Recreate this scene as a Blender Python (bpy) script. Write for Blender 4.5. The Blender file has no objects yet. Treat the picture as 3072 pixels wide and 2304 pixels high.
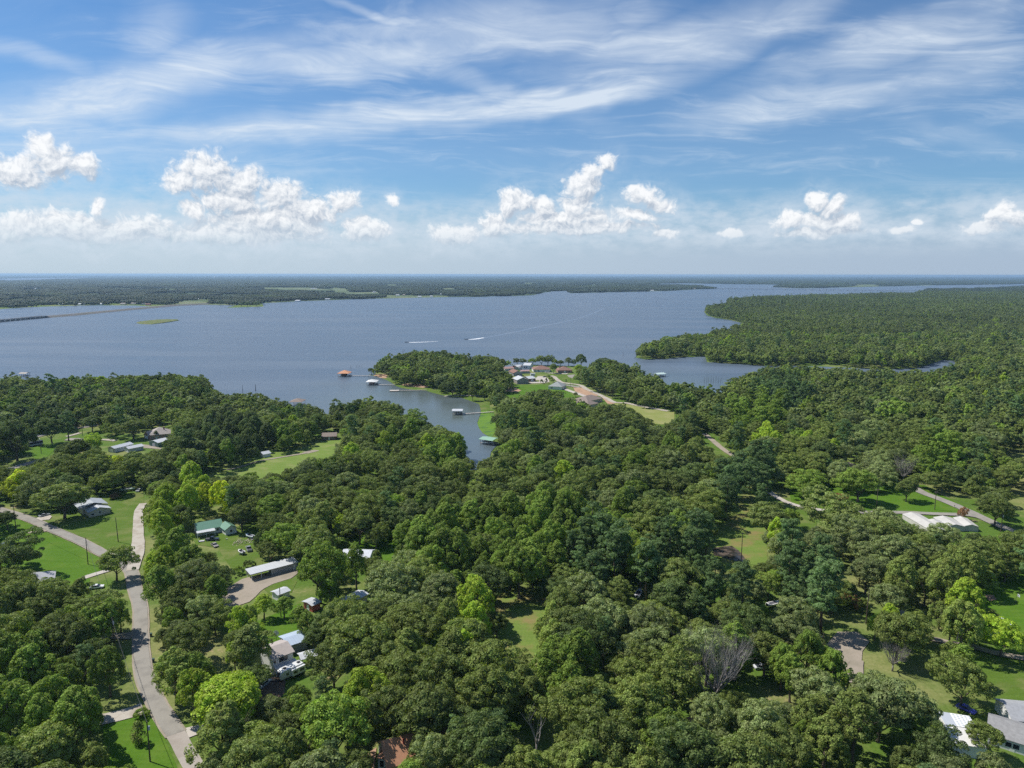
import bpy, math, random
import numpy as np
from mathutils import Vector, Matrix
random.seed(7); RNG = np.random.default_rng(7)
S = bpy.context.scene; COL = S.collection
R = math.radians
# ------------------------------------------------------------------ camera
FPX = 2133.0; PIT = math.atan((1152-823)/FPX); CAMH = 115.0
cd = bpy.data.cameras.new('camera'); cam = bpy.data.objects.new('camera', cd); COL.objects.link(cam)
cd.sensor_width = 36; cd.lens = 36*FPX/3072; cd.clip_end = 200000; cd.clip_start = 1
cam.location = (0, 0, CAMH); cam.rotation_euler = (R(90)-PIT, R(-0.08), 0); S.camera = cam
S.view_settings.view_transform = 'Standard'; S.view_settings.look = 'None'
S.view_settings.exposure = 0.42; S.view_settings.gamma = 1
S.cycles.max_bounces = 6; S.cycles.diffuse_bounces = 5; S.cycles.glossy_bounces = 2; S.cycles.transmission_bounces = 3
S.cycles.volume_bounces = 0; S.cycles.transparent_max_bounces = 8
S.cycles.use_denoising = False; S.cycles.sample_clamp_indirect = 1.5; S.cycles.sample_clamp_direct = 12; S.cycles.caustics_reflective = False; S.cycles.caustics_refractive = False

def W(fx, fy, z=0.0):
    "photograph pixel (3072 x 2304) -> point at height z in the world"
    u = (fx-1536)/FPX; v = (1152-fy)/FPX
    dy = math.cos(PIT)+v*math.sin(PIT); dz = -math.sin(PIT)+v*math.cos(PIT)
    t = (z-CAMH)/dz
    return Vector((u*t, dy*t, z))
def PR(x, y, z):
    "world -> photograph pixel (numpy)"
    dzz = z-CAMH
    d = y*math.cos(PIT)-dzz*math.sin(PIT); v = (y*math.sin(PIT)+dzz*math.cos(PIT))/d
    return 1536+x/d*FPX, 1152-v*FPX
ZM = {'Z1': (0, 1250, 2.765), 'Z2': (0, 1750, 2.765), 'Z3': (700, 1500, 2.765), 'Z4': (1000, 1000, 2.765), 'Z5': (1400, 1000, 3.687),
      'Z6': (0, 780, 2.212), 'Z7': (1900, 1300, 1.8874), 'Z8': (2000, 1750, 2.0634), 'B1': (1000, 800, 2.212), 'B2': (2000, 800, 2.0634),
      'B3': (1600, 950, 2.212), 'B4': (0, 1080, 2.011), 'B5': (0, 0, 1.44), 'B6': (1536, 0, 1.44), 'B7': (800, 1200, 2.212),
      'B8': (900, 1800, 1.8433), 'H1': (2600, 1480, 4.686), 'H2': (560, 1520, 6.38), 'H3': (760, 1880, 6.506), 'H4': (1480, 1080, 8.508),
      'H5': (980, 1090, 11.06), 'H6': (2700, 2050, 5.946), 'H7': (0, 1250, 4.022), 'H8': (1300, 1200, 8.508), 'K1': (900, 1580, 6.914),
      'K2': (700, 1650, 7.373), 'K3': (2500, 1780, 3.867), 'K4': (0, 860, 3.16), 'K5': (600, 840, 3.16), 'K6': (0, 1470, 4.608),
      'K7': (2400, 1350, 3.292), 'K8': (1050, 2150, 7.373), 'V': (0, 0, 0.72005)}
def F(k, x, y): a, b, s = ZM[k]; return (a+x/s, b+y/s)
def G(k, x, y, z=0.0): return W(*F(k, x, y), z)

# ------------------------------------------------------------------ node helper
class NT:
    def __init__(s, t): s.t = t; s.n = t.nodes; s.l = t.links
    def new(s, ty, **k):
        n = s.n.new(ty)
        for a, b in k.items(): setattr(n, a, b)
        return n
    def put(s, sock, v):
        if isinstance(v, bpy.types.NodeSocket): s.l.new(v, sock)
        elif v is not None:
            if isinstance(v, (int, float)) and getattr(sock, 'type', '') in ('RGBA', 'VECTOR'): v = (v, v, v, 1) if sock.type == 'RGBA' else (v, v, v)
            if sock.type == 'RGBA' and len(v) == 3: v = (*v, 1)
            sock.default_value = v
    def m(s, op, a, b=None, c=None, clamp=False):
        n = s.new('ShaderNodeMath', operation=op, use_clamp=clamp)
        for i, v in enumerate((a, b, c)): s.put(n.inputs[i], v) if v is not None else None
        return n.outputs[0]
    def v(s, op, a, b=None, sc=None):
        n = s.new('ShaderNodeVectorMath', operation=op)
        s.put(n.inputs[0], a)
        if b is not None: s.put(n.inputs[1], b)
        if sc is not None: s.put(n.inputs['Scale'], sc)
        return n.outputs['Value'] if op in ('LENGTH', 'DOT_PRODUCT', 'DISTANCE') else n.outputs[0]
    def noise(s, vec, scale, detail=2, rough=.5, dist=0, out='Fac', dim='3D'):
        n = s.new('ShaderNodeTexNoise', noise_dimensions=dim)
        s.put(n.inputs['Vector'], vec); n.inputs['Scale'].default_value = scale; n.inputs['Detail'].default_value = detail
        n.inputs['Roughness'].default_value = rough; n.inputs['Distortion'].default_value = dist
        return n.outputs[out]
    def ss(s, x, a, b, lo=0., hi=1.):
        n = s.new('ShaderNodeMapRange', interpolation_type='SMOOTHSTEP'); s.put(n.inputs[0], x)
        for i, q in enumerate((a, b, lo, hi)): s.put(n.inputs[i+1], q)
        return n.outputs[0]
    def lin(s, x, a, b, lo=0., hi=1.):
        n = s.new('ShaderNodeMapRange'); s.put(n.inputs[0], x)
        for i, q in enumerate((a, b, lo, hi)): s.put(n.inputs[i+1], q)
        return n.outputs[0]
    def mix(s, f, a, b, mode='MIX'):
        n = s.new('ShaderNodeMix', data_type='RGBA', blend_type=mode)
        s.put(n.inputs[0], f); s.put(n.inputs[6], a); s.put(n.inputs[7], b)
        return n.outputs[2]
    def ramp(s, f, stops):
        n = s.new('ShaderNodeValToRGB'); e = n.color_ramp.elements
        while len(e) < len(stops): e.new(.5)
        for i, (p, c) in enumerate(stops): e[i].position = p; e[i].color = (*c, 1)
        s.put(n.inputs[0], f); return n.outputs[0]
    def comb(s, x, y, z=0.):
        n = s.new('ShaderNodeCombineXYZ')
        for i, q in enumerate((x, y, z)): s.put(n.inputs[i], q)
        return n.outputs[0]
    def sep(s, v):
        n = s.new('ShaderNodeSeparateXYZ'); s.put(n.inputs[0], v); return n.outputs
    def rotsc(s, vec, ang, sc, loc=(0, 0, 0)):
        n = s.new('ShaderNodeMapping'); s.put(n.inputs[0], vec)
        n.inputs['Location'].default_value = loc; n.inputs['Rotation'].default_value = (0, 0, R(ang)); n.inputs['Scale'].default_value = sc
        return n.outputs[0]

# ------------------------------------------------------------------ world: sky and clouds
SUN_EL = 53.0; SUN_AZ = (-0.927, 0.375)          # direction towards the sun on the ground plane
wd = bpy.data.worlds.new('World'); S.world = wd; wd.use_nodes = True
t = NT(wd.node_tree); wd.node_tree.nodes.clear()
sky = t.new('ShaderNodeTexSky', sky_type='NISHITA', sun_disc=False)
sky.sun_elevation = R(SUN_EL); sky.sun_rotation = math.atan2(SUN_AZ[0], SUN_AZ[1]); sky.altitude = 100
sky.air_density = 1.0; sky.dust_density = 0.3; sky.ozone_density = 2.0
dirv = t.new('ShaderNodeTexCoord').outputs['Generated']
dx, dy, dz = t.sep(dirv)
az = t.m('MULTIPLY', t.m('ARCTAN2', dx, dy), 57.2958)
el = t.m('MULTIPLY', t.m('ARCSINE', dz), 57.2958)
def AE(fx, fy):
    u = (fx-1536)/FPX; v = (1152-fy)/FPX
    y = math.cos(PIT)+v*math.sin(PIT); z = -math.sin(PIT)+v*math.cos(PIT); L = math.sqrt(u*u+y*y+z*z)
    return math.degrees(math.atan2(u, y)), math.degrees(math.asin(z/L))
def blobs(vec, lst, k):
    "smallest normalised distance to any of the ellipses"
    best = None
    for cx, cy, rx, ry in lst:
        a0, e0 = AE(*F(k, cx, cy)); a1, e1 = AE(*F(k, cx+rx, cy-ry))
        ra, re = abs(a1-a0)+.01, abs(e1-e0)+.01
        n = t.new('ShaderNodeVectorMath', operation='MULTIPLY_ADD'); t.put(n.inputs[0], vec)
        n.inputs[1].default_value = (1/ra, 1/re, 0); n.inputs[2].default_value = (-a0/ra, -e0/re, 0)
        d = t.v('LENGTH', n.outputs[0])
        best = d if best is None else t.m('MINIMUM', best, d)
    return best
AEv = t.comb(az, el)
cum1 = [(400,1000,430,42),(1150,965,280,66),(1000,1025,420,36),(70,740,150,70),(180,640,60,60),(240,700,110,70),(350,720,80,50),(900,750,130,90),(780,790,110,50),(1050,790,100,70),
        (1210,850,120,70),(1000,870,150,60),(1330,910,140,60),(1480,860,80,50),(1270,970,150,60),(1570,990,110,50),(1690,860,30,26),
        (60,990,150,60),(300,970,170,60),(415,890,40,35),(590,980,160,50),(830,910,70,35),
        (1060,1000,110,35),(1950,1020,120,40),(2140,980,90,60),(2200,880,50,70)]
cum2 = [(250,985,380,38),(1330,1000,240,28),(40,865,60,55),(130,885,70,45),(400,690,52,42),(345,745,60,45),(300,800,80,60),(280,880,90,50),(560,840,80,45),(650,875,70,35),
        (530,930,110,30),(230,940,220,45),(1320,860,55,50),(1390,890,60,50),(1200,950,90,45),(1440,960,80,40),(1330,950,120,40),(1700,990,60,25),
        (1760,950,25,18),(2130,915,80,55),(2050,985,110,36),(2190,940,60,60),(660,1010,60,26),(950,1000,60,18)]
sm = t.noise(AEv, .38, 3, .55, out='Color'); wob = t.v('SCALE', t.v('SUBTRACT', sm, (.5, .5, .5)), sc=1.7)
P = t.v('ADD', AEv, wob)
bd = t.m('SMOOTH_MIN', blobs(P, cum1, 'B5'), blobs(P, cum2, 'B6'), .2)
def puff(off):
    q = t.v('ADD', P, off)
    vo = t.new('ShaderNodeTexVoronoi', feature='SMOOTH_F1', voronoi_dimensions='2D', normalize=True); t.put(vo.inputs['Vector'], t.v('ADD', q, t.v('SCALE', t.noise(q, 2.2, 2, .6, out='Color'), sc=.35)))
    vo.inputs['Scale'].default_value = 1.05; vo.inputs['Detail'].default_value = 3.; vo.inputs['Roughness'].default_value = .62; vo.inputs['Lacunarity'].default_value = 2.3; vo.inputs['Smoothness'].default_value = .35
    return t.m('ADD', t.m('MULTIPLY', t.m('SUBTRACT', .42, vo.outputs['Distance']), 1.9), t.m('MULTIPLY', t.m('SUBTRACT', t.noise(q, 1.3, 6, .62), .5), 1.3))
n0 = puff((0, 0, 0)); n1 = puff((-.16, .26, 0))
P2 = t.v('ADD', P, (-.35, .75, 0)); bd2 = t.m('SMOOTH_MIN', blobs(P2, cum1, 'B5'), blobs(P2, cum2, 'B6'), .2)
core = t.m('SUBTRACT', 1.0, bd)
dens = t.m('ADD', t.m('MULTIPLY', core, 1.15), t.m('MULTIPLY', n0, .74))
cmask = t.ss(dens, -.08, .66)
shade = t.m('ADD', t.m('MULTIPLY_ADD', t.m('SUBTRACT', bd2, bd), .62, .40), t.m('MULTIPLY', t.m('SUBTRACT', n0, n1), 1.0), clamp=True)
shade = t.m('POWER', shade, .85)
ccol = t.mix(shade, (.46, .53, .63), (.98, .99, 1.0))  # sunlit upper left and grey undersides are put into the cloud colour
# thin high cloud, streaked along the wind on a plane far above
iz = t.m('DIVIDE', 1.0, t.m('ADD', t.m('MAXIMUM', dz, 0.), .10))
pl = t.comb(t.m('MULTIPLY', dx, iz), t.m('MULTIPLY', dy, iz))
w2 = t.v('SCALE', t.v('SUBTRACT', t.noise(pl, .8, 3, .55, out='Color'), (.5, .5, .5)), sc=.85)
plw = t.v('ADD', pl, w2)
st1 = t.noise(t.rotsc(plw, -26, (.9, 2.6, 1)), 1.1, 5, .6)
st2 = t.noise(t.rotsc(t.v('ADD', plw, t.v('SCALE', w2, sc=.4)), -48, (2.2, 8., 1)), 1.7, 6, .66)
st3 = t.noise(t.v('ADD', plw, (3, 1, 0)), 5., 6, .7)
st = t.m('ADD', t.m('ADD', t.m('MULTIPLY', st1, .62), t.m('MULTIPLY', st2, .22)), t.m('MULTIPLY', st3, .16))
# broad bands: (x, y, half length, half width, tilt, strength) on the full view
bands = [(300,190,420,62,-18,1.0),(760,128,330,45,-8,.9),(1130,60,330,70,-3,.8),(760,268,430,36,-8,1.0),(1180,222,330,34,-9,1.05),(60,120,160,24,4,.6),
         (1750,215,330,48,-6,.9),(1900,110,330,60,-10,.75),(1450,95,300,70,-8,.85),(2000,60,260,26,-5,.6),(1390,22,90,32,-4,.9),(350,60,70,100,35,.5),
         (1020,170,300,30,18,.45),(840,30,170,11,9,.55),(2050,160,200,60,-12,.6),(120,300,420,50,-2,.42),(620,370,160,8,-2,.5),(1650,60,260,50,-20,.6),(100,430,200,14,0,.5),(950,440,150,12,0,.4),(2080,300,160,24,22,.3),(1900,470,500,40,0,.28)]
wob3 = t.v('SCALE', t.v('SUBTRACT', t.noise(AEv, .12, 3, .6, out='Color'), (.5, .5, .5)), sc=6.)
wob3 = t.v('MULTIPLY', wob3, (1., .45, 0))
Pq = t.v('ADD', AEv, wob3)
band = None
for cx, cy, rx, ry, tl, sg in bands:
    a0, e0 = AE(*F('V', cx, cy)); a1, _ = AE(*F('V', cx+rx, cy)); _, e1 = AE(*F('V', cx, cy-ry))
    c, s_ = math.cos(R(-tl)), math.sin(R(-tl)); ra, re = abs(a1-a0), abs(e1-e0)
    vv = t.v('SUBTRACT', Pq, (a0, e0, 0))
    q = t.comb(t.v('DOT_PRODUCT', vv, (c/ra, s_/ra, 0)), t.v('DOT_PRODUCT', vv, (-s_/re, c/re, 0)))
    d = t.m('MULTIPLY', t.ss(t.v('LENGTH', q), 1.45, .1), sg)
    band = d if band is None else t.m('MAXIMUM', band, d)
cir = t.m('MULTIPLY', t.m('ADD', t.m('MULTIPLY', band, .95), .12), t.ss(st, .16, .70))
cir = t.m('ADD', cir, t.m('MULTIPLY', t.ss(st, .49, .66), .30), clamp=True)
cir = t.m('MULTIPLY', cir, .86)
cir = t.m('MULTIPLY', cir, t.ss(el, 5.0, 9.5, .35, 1.))
# whitish air low over the horizon
low = t.m('MAXIMUM', t.ss(el, 8.0, .8, 0, .94), t.ss(el, 19., 4., 0., .18))
lown = t.m('MULTIPLY', t.ss(t.noise(t.v('MULTIPLY', AEv, (1., 2.2, 0)), .45, 6, .6), .35, .68), t.m('MULTIPLY', t.ss(el, 6.8, 4.0), t.ss(el, .8, 3.2)))
bg = t.new('ShaderNodeBackground'); t.put(bg.inputs[0], t.mix(1.0, sky.outputs[0], (.325, .555, .75), 'MULTIPLY')); bg.inputs[1].default_value = .105
def bgs(c):
    n = t.new('ShaderNodeBackground'); t.put(n.inputs[0], c); n.inputs[1].default_value = .76; return n.outputs[0]
def ms(f, a, b):
    n = t.new('ShaderNodeMixShader'); t.put(n.inputs[0], f); t.l.new(a, n.inputs[1]); t.l.new(b, n.inputs[2]); return n.outputs[0]
o = ms(cir, bg.outputs[0], bgs((.76, .84, .93)))
o = ms(low, o, bgs(t.mix(t.ss(el, .5, 9.), t.mix(t.ss(az, -34., 44.), (.53, .64, .74), (.40, .50, .64)), t.mix(t.ss(az, -34., 44.), (.54, .67, .80), (.40, .56, .74)))))
o = ms(t.m('MULTIPLY', lown, .6), o, bgs((.66, .74, .83)))
halo = t.m('MULTIPLY', t.m('MULTIPLY', t.ss(bd, 3.2, .6), t.lin(t.noise(t.v('MULTIPLY', P, (1., 1.7, 0)), .7, 6, .65), .3, .62)), t.ss(el, 8.5, 3., .22, .62), clamp=True)
o = ms(halo, o, bgs((.66, .75, .85)))
o = ms(t.m('MULTIPLY', cmask, t.ss(el, 1.0, 4.6, .05, .94)), o, bgs(ccol))
out = t.new('ShaderNodeOutputWorld'); t.l.new(o, out.inputs[0])
try: wd.cycles.sampling_method = 'MANUAL'; wd.cycles.sample_map_resolution = 256
except Exception: pass

ce = math.cos(R(SUN_EL)); SD = Vector((SUN_AZ[0]*ce, SUN_AZ[1]*ce, math.sin(R(SUN_EL)))).normalized()
sl = bpy.data.lights.new('sun', 'SUN'); sl.energy = 4.1; sl.angle = R(.53); sl.color = (1, .955, .88)
sun = bpy.data.objects.new('sun', sl); COL.objects.link(sun); sun.rotation_euler = SD.to_track_quat('Z', 'Y').to_euler(); sun.location = (0, 0, 300)

# ------------------------------------------------------------------ materials
MATS = {}
def material(name):
    m = bpy.data.materials.new(name); m.use_nodes = True; m.node_tree.nodes.clear(); t = NT(m.node_tree)
    o = t.new('ShaderNodeOutputMaterial'); b = t.new('ShaderNodeBsdfPrincipled'); t.l.new(b.outputs[0], o.inputs[0])
    MATS[name] = m; return m, t, b, o
def plain(name, col, rough=.7, metal=0., var=.18, scale=.6, spec=.3, streak=None, emis=None):
    m, t, b, o = material(name)
    co = t.new('ShaderNodeTexCoord').outputs['Object']
    n = t.noise(co, scale, 4, .6); n2 = t.noise(co, scale*9, 2, .5)
    f = t.m('ADD', t.m('MULTIPLY', n, .7), t.m('MULTIPLY', n2, .3))
    c = t.mix(t.lin(f, .3, .7), tuple(x*(1-var) for x in col), tuple(min(1, x*(1+var)) for x in col))
    if streak:   # ribs of sheet metal or boards along one axis
        ax, per, dep = streak
        s = t.sep(co)[ax]; w = t.m('ABSOLUTE', t.m('SUBTRACT', t.m('FRACT', t.m('DIVIDE', s, per)), .5))
        c = t.mix(t.m('MULTIPLY', t.ss(w, .40, .48), dep), c, tuple(x*.35 for x in col))
    t.put(b.inputs['Base Color'], c); b.inputs['Roughness'].default_value = rough; b.inputs['Metallic'].default_value = metal
    b.inputs['Specular IOR Level'].default_value = spec
    return m

def leafmat():
    m, t, b, o = material('foliage')
    a = t.new('ShaderNodeAttribute', attribute_type='INSTANCER', attribute_name='tint')
    base = a.outputs['Vector']
    g = t.new('ShaderNodeNewGeometry'); rnd = g.outputs['Random Per Island']
    co = t.new('ShaderNodeTexCoord').outputs['Object']
    nz = t.noise(co, .55, 2, .5)
    hv = t.new('ShaderNodeHueSaturation'); t.put(hv.inputs['Color'], t.mix(1., base, (1.27, 1.22, 1.0), 'MULTIPLY'))
    t.put(hv.inputs['Hue'], t.lin(nz, .3, .7, .488, .512)); hv.inputs['Saturation'].default_value = 1.0
    t.put(hv.inputs['Value'], t.m('MULTIPLY', t.lin(rnd, 0, 1, .62, 1.45), t.lin(nz, .3, .7, .84, 1.16)))
    t.put(b.inputs['Base Color'], hv.outputs[0]); b.inputs['Roughness'].default_value = .6; b.inputs['Specular IOR Level'].default_value = .18
    tr = t.new('ShaderNodeBsdfTranslucent'); t.put(tr.inputs[0], t.mix(1., hv.outputs[0], (1.15, 1.2, .5), 'MULTIPLY'))
    mx = t.new('ShaderNodeMixShader'); mx.inputs[0].default_value = .34; t.l.new(b.outputs[0], mx.inputs[1]); t.l.new(tr.outputs[0], mx.inputs[2])
    t.l.new(mx.outputs[0], o.inputs[0]); return m
LEAF = leafmat()
BARK = plain('bark', (.13, .105, .08), .9, var=.35, scale=3)
DEADW = plain('dead_wood', (.27, .245, .23), .85, var=.3, scale=2)

def groundmat():
    m, t, b, o = material('grassland')
    co = t.new('ShaderNodeNewGeometry').outputs['Position']
    n1 = t.noise(co, .012, 4, .55); n2 = t.noise(co, .07, 4, .6); n3 = t.noise(co, .9, 3, .6); n4 = t.noise(co, .0011, 4, .6)
    grass = t.mix(t.lin(n3, .3, .7), (.065, .125, .016), (.105, .175, .028))
    dry = t.mix(t.lin(n3, .3, .7), (.17, .19, .06), (.25, .25, .10))
    f = t.ss(t.m('ADD', t.m('MULTIPLY', n1, .6), t.m('MULTIPLY', n2, .4)), .44, .62)
    c = t.mix(f, grass, dry)
    dirt = t.mix(n3, (.30, .19, .12), (.42, .30, .20))
    c = t.mix(t.m('MULTIPLY', t.ss(t.m('ADD', t.m('MULTIPLY', n2, .7), t.m('MULTIPLY', n3, .3)), .60, .70), .7), c, dirt)
    # beyond the lake: pasture and ploughland
    y = t.sep(co)[1]
    far = t.ss(y, 2600., 3400.)
    field = t.ramp(n4, [(.3, (.03, .05, .02)), (.52, (.04, .062, .026)), (.60, (.09, .12, .05)), (.7, (.18, .19, .09))])
    c = t.mix(far, c, field)
    t.put(b.inputs['Base Color'], c); b.inputs['Roughness'].default_value = .95; b.inputs['Specular IOR Level'].default_value = .1
    bm = t.new('ShaderNodeBump'); bm.inputs['Strength'].default_value = .5; bm.inputs['Distance'].default_value = .4
    t.put(bm.inputs['Height'], n3); t.l.new(bm.outputs[0], b.inputs['Normal']); return m
GROUND = groundmat()
def grassmat(name, a, b_, dry, amount=.5):
    m, t, b, o = material(name); co = t.new('ShaderNodeNewGeometry').outputs['Position']
    n2 = t.noise(co, .09, 4, .6); n3 = t.noise(co, 1.3, 3, .65); st = t.noise(t.rotsc(co, 30, (.05, .6, 1)), 1., 2, .5)
    c = t.mix(t.lin(n3, .3, .7), a, b_); c = t.mix(t.m('MULTIPLY', t.ss(n2, .45, .68), amount), c, dry)
    c = t.mix(t.m('MULTIPLY', t.ss(st, .4, .65), .25), c, tuple(x*.7 for x in a))
    t.put(b.inputs['Base Color'], c); b.inputs['Roughness'].default_value = .95; b.inputs['Specular IOR Level'].default_value = .1
    bm = t.new('ShaderNodeBump'); bm.inputs['Strength'].default_value = .6; bm.inputs['Distance'].default_value = .15
    t.put(bm.inputs['Height'], n3); t.l.new(bm.outputs[0], b.inputs['Normal']); return m
LAWN = grassmat('lush_lawn', (.064, .142, .010), (.092, .182, .016), (.15, .205, .035), .4)
LAWN2 = grassmat('mown_lawn', (.076, .135, .016), (.112, .175, .028), (.20, .20, .075), .65)
MEADOW = grassmat('meadow', (.12, .19, .035), (.17, .23, .05), (.30, .17, .10), .55)
MARSH = grassmat('marsh', (.10, .20, .02), (.16, .27, .04), (.06, .13, .05), .8)
def dirtmat(name, a, b_, spot, sc=.5, amt=.5):
    m, t, b, o = material(name); co = t.new('ShaderNodeNewGeometry').outputs['Position']
    n2 = t.noise(co, sc*.25, 4, .6); n3 = t.noise(co, sc*6, 3, .7)
    c = t.mix(t.lin(n3, .3, .7), a, b_); c = t.mix(t.m('MULTIPLY', t.ss(n2, .45, .65), amt), c, spot)
    t.put(b.inputs['Base Color'], c); b.inputs['Roughness'].default_value = .95; b.inputs['Specular IOR Level'].default_value = .15; return m
ASPH = dirtmat('old_asphalt', (.255, .235, .205), (.325, .305, .265), (.18, .168, .15), .8, .5)
GRAVEL = dirtmat('white_gravel', (.37, .33, .28), (.50, .46, .40), (.28, .23, .17), .9, .6)
TAN = dirtmat('tan_gravel', (.28, .235, .185), (.37, .32, .26), (.21, .19, .14), .5, .5)
CONC = dirtmat('concrete', (.42, .38, .33), (.52, .48, .43), (.33, .28, .22), .6, .5)
REDD = dirtmat('red_dirt', (.36, .22, .14), (.48, .33, .22), (.26, .15, .10), .8, .5)

def watermat():
    m, t, b, o = material('lake_water')
    co = t.new('ShaderNodeNewGeometry').outputs['Position']
    shallow = t.ss(t.v('DISTANCE', co, (40, 640, 0)), 330., 90.)      # the silty cove
    sn = t.noise(co, .012, 3, .6)
    wind = t.noise(t.rotsc(co, 8, (.0016, .011, 1)), 1., 5, .6)
    deep = t.mix(t.ss(wind, .35, .65), (.068, .097, .136), (.118, .153, .195))  # paler wind bands carry sky glare in the base colour
    c = t.mix(t.m('MULTIPLY', shallow, t.lin(sn, .3, .7, .55, 1.)), deep, (.085, .105, .085))
    t.put(b.inputs['Base Color'], c); b.inputs['IOR'].default_value = 1.33
    t.put(b.inputs['Roughness'], t.m('SUBTRACT', t.lin(wind, .35, .65, .28, .46), t.m('MULTIPLY', shallow, .20)))
    w1 = t.noise(t.rotsc(co, 20, (.5, 1.3, 1)), .55, 3, .6); w2 = t.noise(t.rotsc(co, -15, (.7, 1.6, 1)), 1.7, 2, .5)
    h = t.m('ADD', w1, t.m('MULTIPLY', w2, .35))
    bm = t.new('ShaderNodeBump'); t.put(bm.inputs['Strength'], t.m('SUBTRACT', .5, t.m('MULTIPLY', shallow, .3))); bm.inputs['Distance'].default_value = .35
    t.put(bm.inputs['Height'], h); t.l.new(bm.outputs[0], b.inputs['Normal']); return m
WATER = watermat()

# ------------------------------------------------------------------ mesh helpers
def link(o, parent=None):
    COL.objects.link(o)
    if parent is not None: o.parent = parent
    return o
def mesh_np(name, verts, faces4, mat, smooth=False):
    "verts (n,3), faces (m,k) arrays"
    me = bpy.data.meshes.new(name); nv = len(verts); nf, k = faces4.shape
    me.vertices.add(nv); me.vertices.foreach_set('co', np.asarray(verts, np.float32).ravel())
    me.loops.add(nf*k); me.loops.foreach_set('vertex_index', faces4.astype(np.int32).ravel())
    me.polygons.add(nf); me.polygons.foreach_set('loop_start', np.arange(0, nf*k, k, dtype=np.int32))
    try: me.polygons.foreach_set('loop_total', np.full(nf, k, np.int32))
    except Exception: pass
    if smooth: me.polygons.foreach_set('use_smooth', np.ones(nf, bool))
    me.update(); me.materials.append(mat); return me
class MB:
    "collects boxes, prisms, tubes and sheets into one mesh"
    def __init__(s): s.v = []; s.f = []
    def add(s, vs, fs):
        k = len(s.v); s.v += [tuple(v) for v in vs]; s.f += [tuple(i+k for i in f) for f in fs]; return s
    def box(s, x0, x1, y0, y1, z0, z1):
        return s.add([(x0,y0,z0),(x1,y0,z0),(x1,y1,z0),(x0,y1,z0),(x0,y0,z1),(x1,y0,z1),(x1,y1,z1),(x0,y1,z1)],
                     [(0,3,2,1),(4,5,6,7),(0,1,5,4),(1,2,6,5),(2,3,7,6),(3,0,4,7)])
    def prism(s, pts, z0, z1):
        n = len(pts); return s.add([(x, y, z0) for x, y in pts]+[(x, y, z1) for x, y in pts],
                     [tuple(range(n))[::-1], tuple(range(n, 2*n))]+[(i, (i+1) % n, n+(i+1) % n, n+i) for i in range(n)])
    def profx(s, prof, x0, x1):
        "profile of (y,z) points extruded along x"
        n = len(prof); return s.add([(x0, y, z) for y, z in prof]+[(x1, y, z) for y, z in prof],
                     [tuple(range(n)), tuple(range(n, 2*n))[::-1]]+[(i, n+i, n+(i+1) % n, (i+1) % n) for i in range(n)])
    def tube(s, pts, rads, n=6, cap=True):
        pts = [Vector(p) for p in pts]; k0 = len(s.v)
        for i, p in enumerate(pts):
            d = (pts[min(i+1, len(pts)-1)]-pts[max(i-1, 0)]).normalized()
            a = d.orthogonal().normalized() if abs(d.z) < .95 else Vector((1, 0, 0)); a = (a-d*a.dot(d)).normalized(); b = d.cross(a)
            for j in range(n):
                w = 2*math.pi*j/n; s.v.append(tuple(p+(a*math.cos(w)+b*math.sin(w))*rads[i]))
        for i in range(len(pts)-1):
            for j in range(n):
                q = k0+i*n; s.f.append((q+j, q+(j+1) % n, q+n+(j+1) % n, q+n+j))
        if cap: s.f.append(tuple(range(k0, k0+n))[::-1]); s.f.append(tuple(range(k0+(len(pts)-1)*n, k0+len(pts)*n)))
        return s
    def build(s, name, mat, parent=None, bevel=0, smooth=False):
        me = bpy.data.meshes.new(name); me.from_pydata(s.v, [], s.f); me.materials.append(mat)
        if smooth:
            for p in me.polygons: p.use_smooth = True
        me.update(); o = bpy.data.objects.new(name, me)
        if bevel:
            b = o.modifiers.new('bevel', 'BEVEL'); b.width = bevel; b.segments = 2; b.limit_method = 'ANGLE'
        return link(o, parent)
def tag(o, label=None, cat=None, group=None, kind=None):
    if label: o['label'] = label
    if cat: o['category'] = cat
    if group: o['group'] = group
    if kind: o['kind'] = kind
    return o
def empty(name, loc, rz=0.):
    o = bpy.data.objects.new(name, None); o.location = loc; o.rotation_euler = (0, 0, rz); o.empty_display_size = 1; return link(o)
from mathutils.geometry import tessellate_polygon
ZC = [0]
def zlayer(z):
    ZC[0] += 1
    return z*4+ZC[0]*.0008 if z < .2 else z
def sheet(name, pts, z, mat, **k):
    z = zlayer(z)
    pts = [Vector((p[0], p[1], z)) for p in pts]
    me = bpy.data.meshes.new(name); tr = tessellate_polygon([pts])
    fs = []
    for a, b, c in tr:
        nrm = (pts[b]-pts[a]).cross(pts[c]-pts[a]).z
        fs.append((a, b, c) if nrm > 0 else (a, c, b))
    me.from_pydata([tuple(p) for p in pts], [], fs); me.materials.append(mat); me.update()
    o = link(bpy.data.objects.new(name, me)); o['kind'] = 'structure'; return o
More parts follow.
